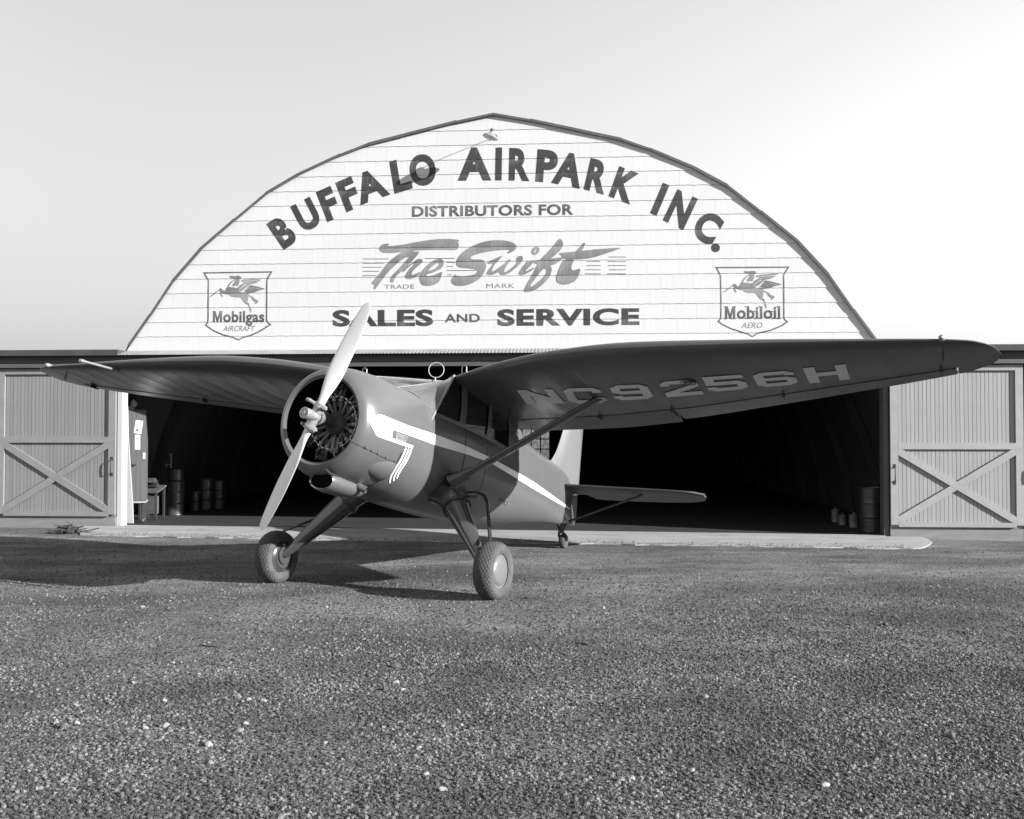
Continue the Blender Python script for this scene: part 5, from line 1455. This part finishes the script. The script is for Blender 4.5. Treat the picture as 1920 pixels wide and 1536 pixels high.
# --- landing gear
def mir(b, sg):
    if sg < 0: b.v = [(p[0], -p[1], p[2]) for p in b.v]
    return b
def build_local(b, name, mat, parent=None, smooth=40, fix=True): return b.build(name, mat, parent if parent is not None else plane, smooth, fix)
def tyre_mesh(R, w, parent, center, sg, mat, nt=72, tread=True):
    prof = [(-.42, .58), (-.50, .66), (-.53, .76), (-.50, .87), (-.40, .94), (-.26, .982), (-.09, 1.0), (.09, 1.0), (.26, .982), (.40, .94), (.50, .87), (.53, .76), (.50, .66), (.42, .58)]
    zone = [0, 0, 0, .3, 1, 1, 1, 1, 1, 1, .3, 0, 0, 0]
    n = len(prof); me = bpy.data.meshes.new('tyre'); vs = []; fs = []
    for i in range(nt):
        a = 2 * pi * i / nt
        for p in prof: vs.append((center[0] + R * p[1] * cos(a), center[1] + p[0] * w, center[2] + R * p[1] * sin(a)))
    for i in range(nt):
        for j in range(n - 1): fs.append((i * n + j, ((i + 1) % nt) * n + j, ((i + 1) % nt) * n + j + 1, i * n + j + 1))
    me.from_pydata(vs, [], fs); uv = me.uv_layers.new(name='tread')
    at = me.attributes.new('tread_zone', 'FLOAT', 'POINT'); at.data.foreach_set('value', zone * nt)
    for k, poly in enumerate(me.polygons):
        i, j = divmod(k, n - 1)
        for li, (di, dj) in zip(poly.loop_indices, ((0, 0), (1, 0), (1, 1), (0, 1))):
            s = sum(math.hypot((prof[q + 1][0] - prof[q][0]) * w, (prof[q + 1][1] - prof[q][1]) * R) for q in range(j + dj))
            uv.data[li].uv = ((i + di) / nt * round(2 * pi * R / .044), s / .030)
    b = bmesh.new(); b.from_mesh(me); bmesh.ops.recalc_face_normals(b, faces=b.faces); b.to_mesh(me); b.free()
    return link_mesh('tyre', me, mat, parent, 60)
for sg in (1, -1):
    cx, cy, R = 0.0, 1.507 * sg, .325
    wz = R - .018 + ground_z(*(PM + P_R @ Vector((cx, cy, 0))).xy)
    c = Vector((cx, cy, wz))
    whl = build_local(MB().lathe(c - Vector((0, .075 * sg, 0)), (0, sg, 0), [(0, .05), (0, .2), (.01, .2), (.14, .2), (.145, .19), (.145, .05)], 40), 'wheel', M['engine_grey'])
    tyre_mesh(R, .215, whl, c, sg, M['tyre'])
    build_local(MB().lathe(c + Vector((0, .068 * sg, 0)), (0, sg, 0), [(0, .20), (.012, .196), (.010, .165), (.022, .155), (.034, .12), (.040, .06), (.041, .0)], 40), 'hub_cap', grey('hub_cap_paint', .115, .35, .12, 6, dirt=.4, dirt_val=.7, dirt_scale=6) if sg > 0 else bpy.data.materials['hub_cap_paint'], whl, 40)
    build_local(MB().lathe(c - Vector((0, .065 * sg, 0)), (0, -sg, 0), [(0, .19), (.02, .18), (.035, .14), (.05, .13), (.05, .04)], 30), 'brake_drum', M['gear_paint'], whl, 40)
    top = Lc((-1.86, .70 * sg, -.61)); mid = Lc((-1.86, .78 * sg, -.69)); bot = c + Vector((-.0, -.115 * sg, .03))
    # faired stub out of the fuselage
    s0 = Lc((-1.88, .42 * sg, -.53))
    build_local(MB().tube([s0, Lc((-1.87, .57 * sg, -.555)), top, mid], [.12, .138, .155, .161], 24), 'gear_fairing', M['gear_paint'])  # darker paint than the fuselage puts the shade on the fairing into colour
    build_local(MB().tube([mid + (mid - bot).normalized() * .012, mid - (mid - bot).normalized() * .03], [.172, .172], 24), 'gear_collar', M['engine_dark'])
    n_ = 14; rings = []; ax = (bot - mid).normalized(); fx = Vector((1, 0, 0)); fx = (fx - ax * fx.dot(ax)).normalized(); gx = ax.cross(fx)
    for i in range(n_ + 1):
        t = i / n_; p = mid.lerp(bot, t); ra = .158 + (.052 - .158) * t; rb = .15 + (.05 - .15) * t
        rings.append([p + fx * ra * cos(2 * pi * j / 24) + gx * rb * sin(2 * pi * j / 24) for j in range(24)])
    leg = build_local(MB().loft(rings), 'gear_leg', M['gear_paint'], None, 50)
    build_local(MB().tube([bot + Vector((0, -.01 * sg, 0)), c], [.05, .045], 14), 'axle', M['engine_grey'], leg)
    build_local(MB().tube([bot + Vector((0, -.02 * sg, .0)), bot + Vector((0, -.0, 0))], [.11, .11], 20), 'brake_plate', M['gear_paint'], leg)
    # bent pipe from the fuselage side down to the wheel
    b = MB(); pa = [Lc((-2.44, .58 * sg, -.44)), Lc((-2.46, .70 * sg, -.43)), Lc((-2.48, .80 * sg, -.47)), Lc((-2.47, .86 * sg, -.56))]
    e_ = c + Vector((-.06, -.07 * sg, .32)); pts = pa + [pa[-1].lerp(e_, k) for k in (.25, .5, .75, 1)]
    for off in (-.016, .016): b.tube([q + Vector((off, 0, 0)) for q in pts], .0145, 8)
    build_local(b, 'brake_pipe', M['gear_paint'])
    build_local(MB().box(Lc((-2.40, .62 * sg, -.50)), (.22, .16, .02)), 'foot_step', M['engine_dark'])
# antenna ring on the cabin roof, tail wheel
q = body_at(818, 694, 0, -2.45)
bbuild(MB().torus(q, (1, .35, 0), .10, .0048, 32, 8).tube([q + Vector((0, 0, -.10)), q + Vector((0, 0, -.14))], .008, 8), 'loop_antenna', M['wire_light'])
tw = Vector((-5.36, 0, .115 + ground_z(*(PM + P_R @ Vector((-5.36, 0, 0))).xy)))
whl = build_local(MB().lathe(tw - Vector((0, .04, 0)), (0, 1, 0), [(0, 0), (0, .06), (.08, .06), (.08, 0)], 20), 'tail_wheel', M['engine_grey'])
tyre_mesh(.118, .085, whl, tw, 1, M['tyre'], 36)
b = MB()
for s_ in (-1, 1): b.tube([tw + Vector((0, .06 * s_, 0)), tw + Vector((.05, .06 * s_, .10)), tw + Vector((.10, .03 * s_, .15))], [.015, .02, .022], 8)
b.tube([tw + Vector((.10, 0, .13)), Lc((-6.72, 0, -.34))], [.05, .04], 12)
build_local(b, 'tail_fork', M['engine_dark'])
b = MB().tube([Lc((-6.55, 0, -.36)), tw + Vector((.07, 0, .17)), tw + Vector((-.02, 0, .24)), Lc((-6.90, 0, -.30))], [.03, .04, .035, .03], 10)
build_local(b, 'tail_spring', M['engine_dark'])

# --- tail
FZ = [.20, .45, .60, .75, 1.0, 1.3, 1.55, 1.66, 1.70]
fin_le = pchip(FZ, [-5.85, -5.95, -6.12, -6.26, -6.40, -6.53, -6.66, -6.80, -6.95])
fin_te = pchip(FZ, [-7.16, -7.16, -7.16, -7.15, -7.14, -7.12, -7.10, -7.08, -7.02])
rings = []
for i in range(26):
    z = .20 + 1.5 * i / 25; le, te = fin_le(z), fin_te(z); th_ = .085 * (1 - .3 * i / 25) * (1 if z < 1.5 else (1.72 - z) / .22)
    rings.append([(le + (te - le) * c, s_ * th_ * sqrt(max(0, sin(pi * min(1, .08 + .75 * c)))) * (.15 + .85 * min(1, c * 5)) * (1 if 0 < c else .3), z) for c, s_ in [(k / 10, 1) for k in range(11)] + [(k / 10, -1) for k in range(10, -1, -1)]])
fin = bbuild(MB().loft(rings), 'tail_fin', M['sunlit_fin_paint'], None, 40)
RZ = [-.32, -.22, .1, .6, 1.1, 1.45, 1.62, 1.70]
rud_te = pchip(RZ, [-7.35, -7.62, -7.78, -7.80, -7.70, -7.55, -7.40, -7.22])
rings = []
hx = -7.17; da = radians(29)
for i in range(24):
    z = -.32 + 2.02 * i / 23; te = rud_te(z); ring = []
    for c, s_ in [(k / 8, 1) for k in range(9)] + [(k / 8, -1) for k in range(8, -1, -1)]:
        x, y = (te - hx) * c, s_ * .045 * (1 - c) ** .8 + s_ * .003
        ring.append((hx + x * cos(da) - y * sin(da), x * sin(da) + y * cos(da), z))
    rings.append(ring)
rud = bbuild(MB().loft(rings), 'rudder', M['sunlit_fin_paint'], None, 40)
HY = [.04, .3, .8, 1.4, 1.9, 2.12, 2.22, 2.26]
s_le = pchip(HY, [-6.30, -6.33, -6.40, -6.49, -6.58, -6.66, -6.78, -6.95])
s_te = pchip(HY, [-7.12, -7.12, -7.12, -7.12, -7.12, -7.10, -7.06, -7.0])
e_te = pchip(HY, [-7.45, -7.62, -7.66, -7.64, -7.56, -7.44, -7.28, -7.10])
for sg in (1, -1):
    rings = []
    for i in range(23):
        y = .04 + 2.22 * i / 22; le, te = s_le(y), s_te(y); th_ = .05 * (1 - .45 * i / 22)
        rings.append([(le + (te - le) * c, y * sg, .225 + s_ * th_ * sqrt(sin(pi * (.02 + .68 * c)))) for c, s_ in [(k / 10, 1) for k in range(11)] + [(k / 10, -1) for k in range(10, -1, -1)]])
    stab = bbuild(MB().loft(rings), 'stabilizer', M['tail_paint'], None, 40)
    rings = []
    for i in range(23):
        y = .22 + 2.03 * i / 22; le, te = s_te(y) - .015, e_te(y); th_ = .034 * (1 - .45 * i / 22)
        rings.append([(le + (te - le) * c, y * sg, .222 - (le - te) * c * .10 + s_ * (th_ * (1 - c) + .003)) for c, s_ in [(k / 6, 1) for k in range(7)] + [(k / 6, -1) for k in range(6, -1, -1)]])
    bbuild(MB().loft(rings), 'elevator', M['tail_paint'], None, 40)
    b = MB().tube([(-6.86, .06 * sg, -.30), (-6.92, 1.28 * sg, .19)], .019, 8)
    bbuild(b, 'stabilizer_strut', M['gear_paint'])
print('script done')
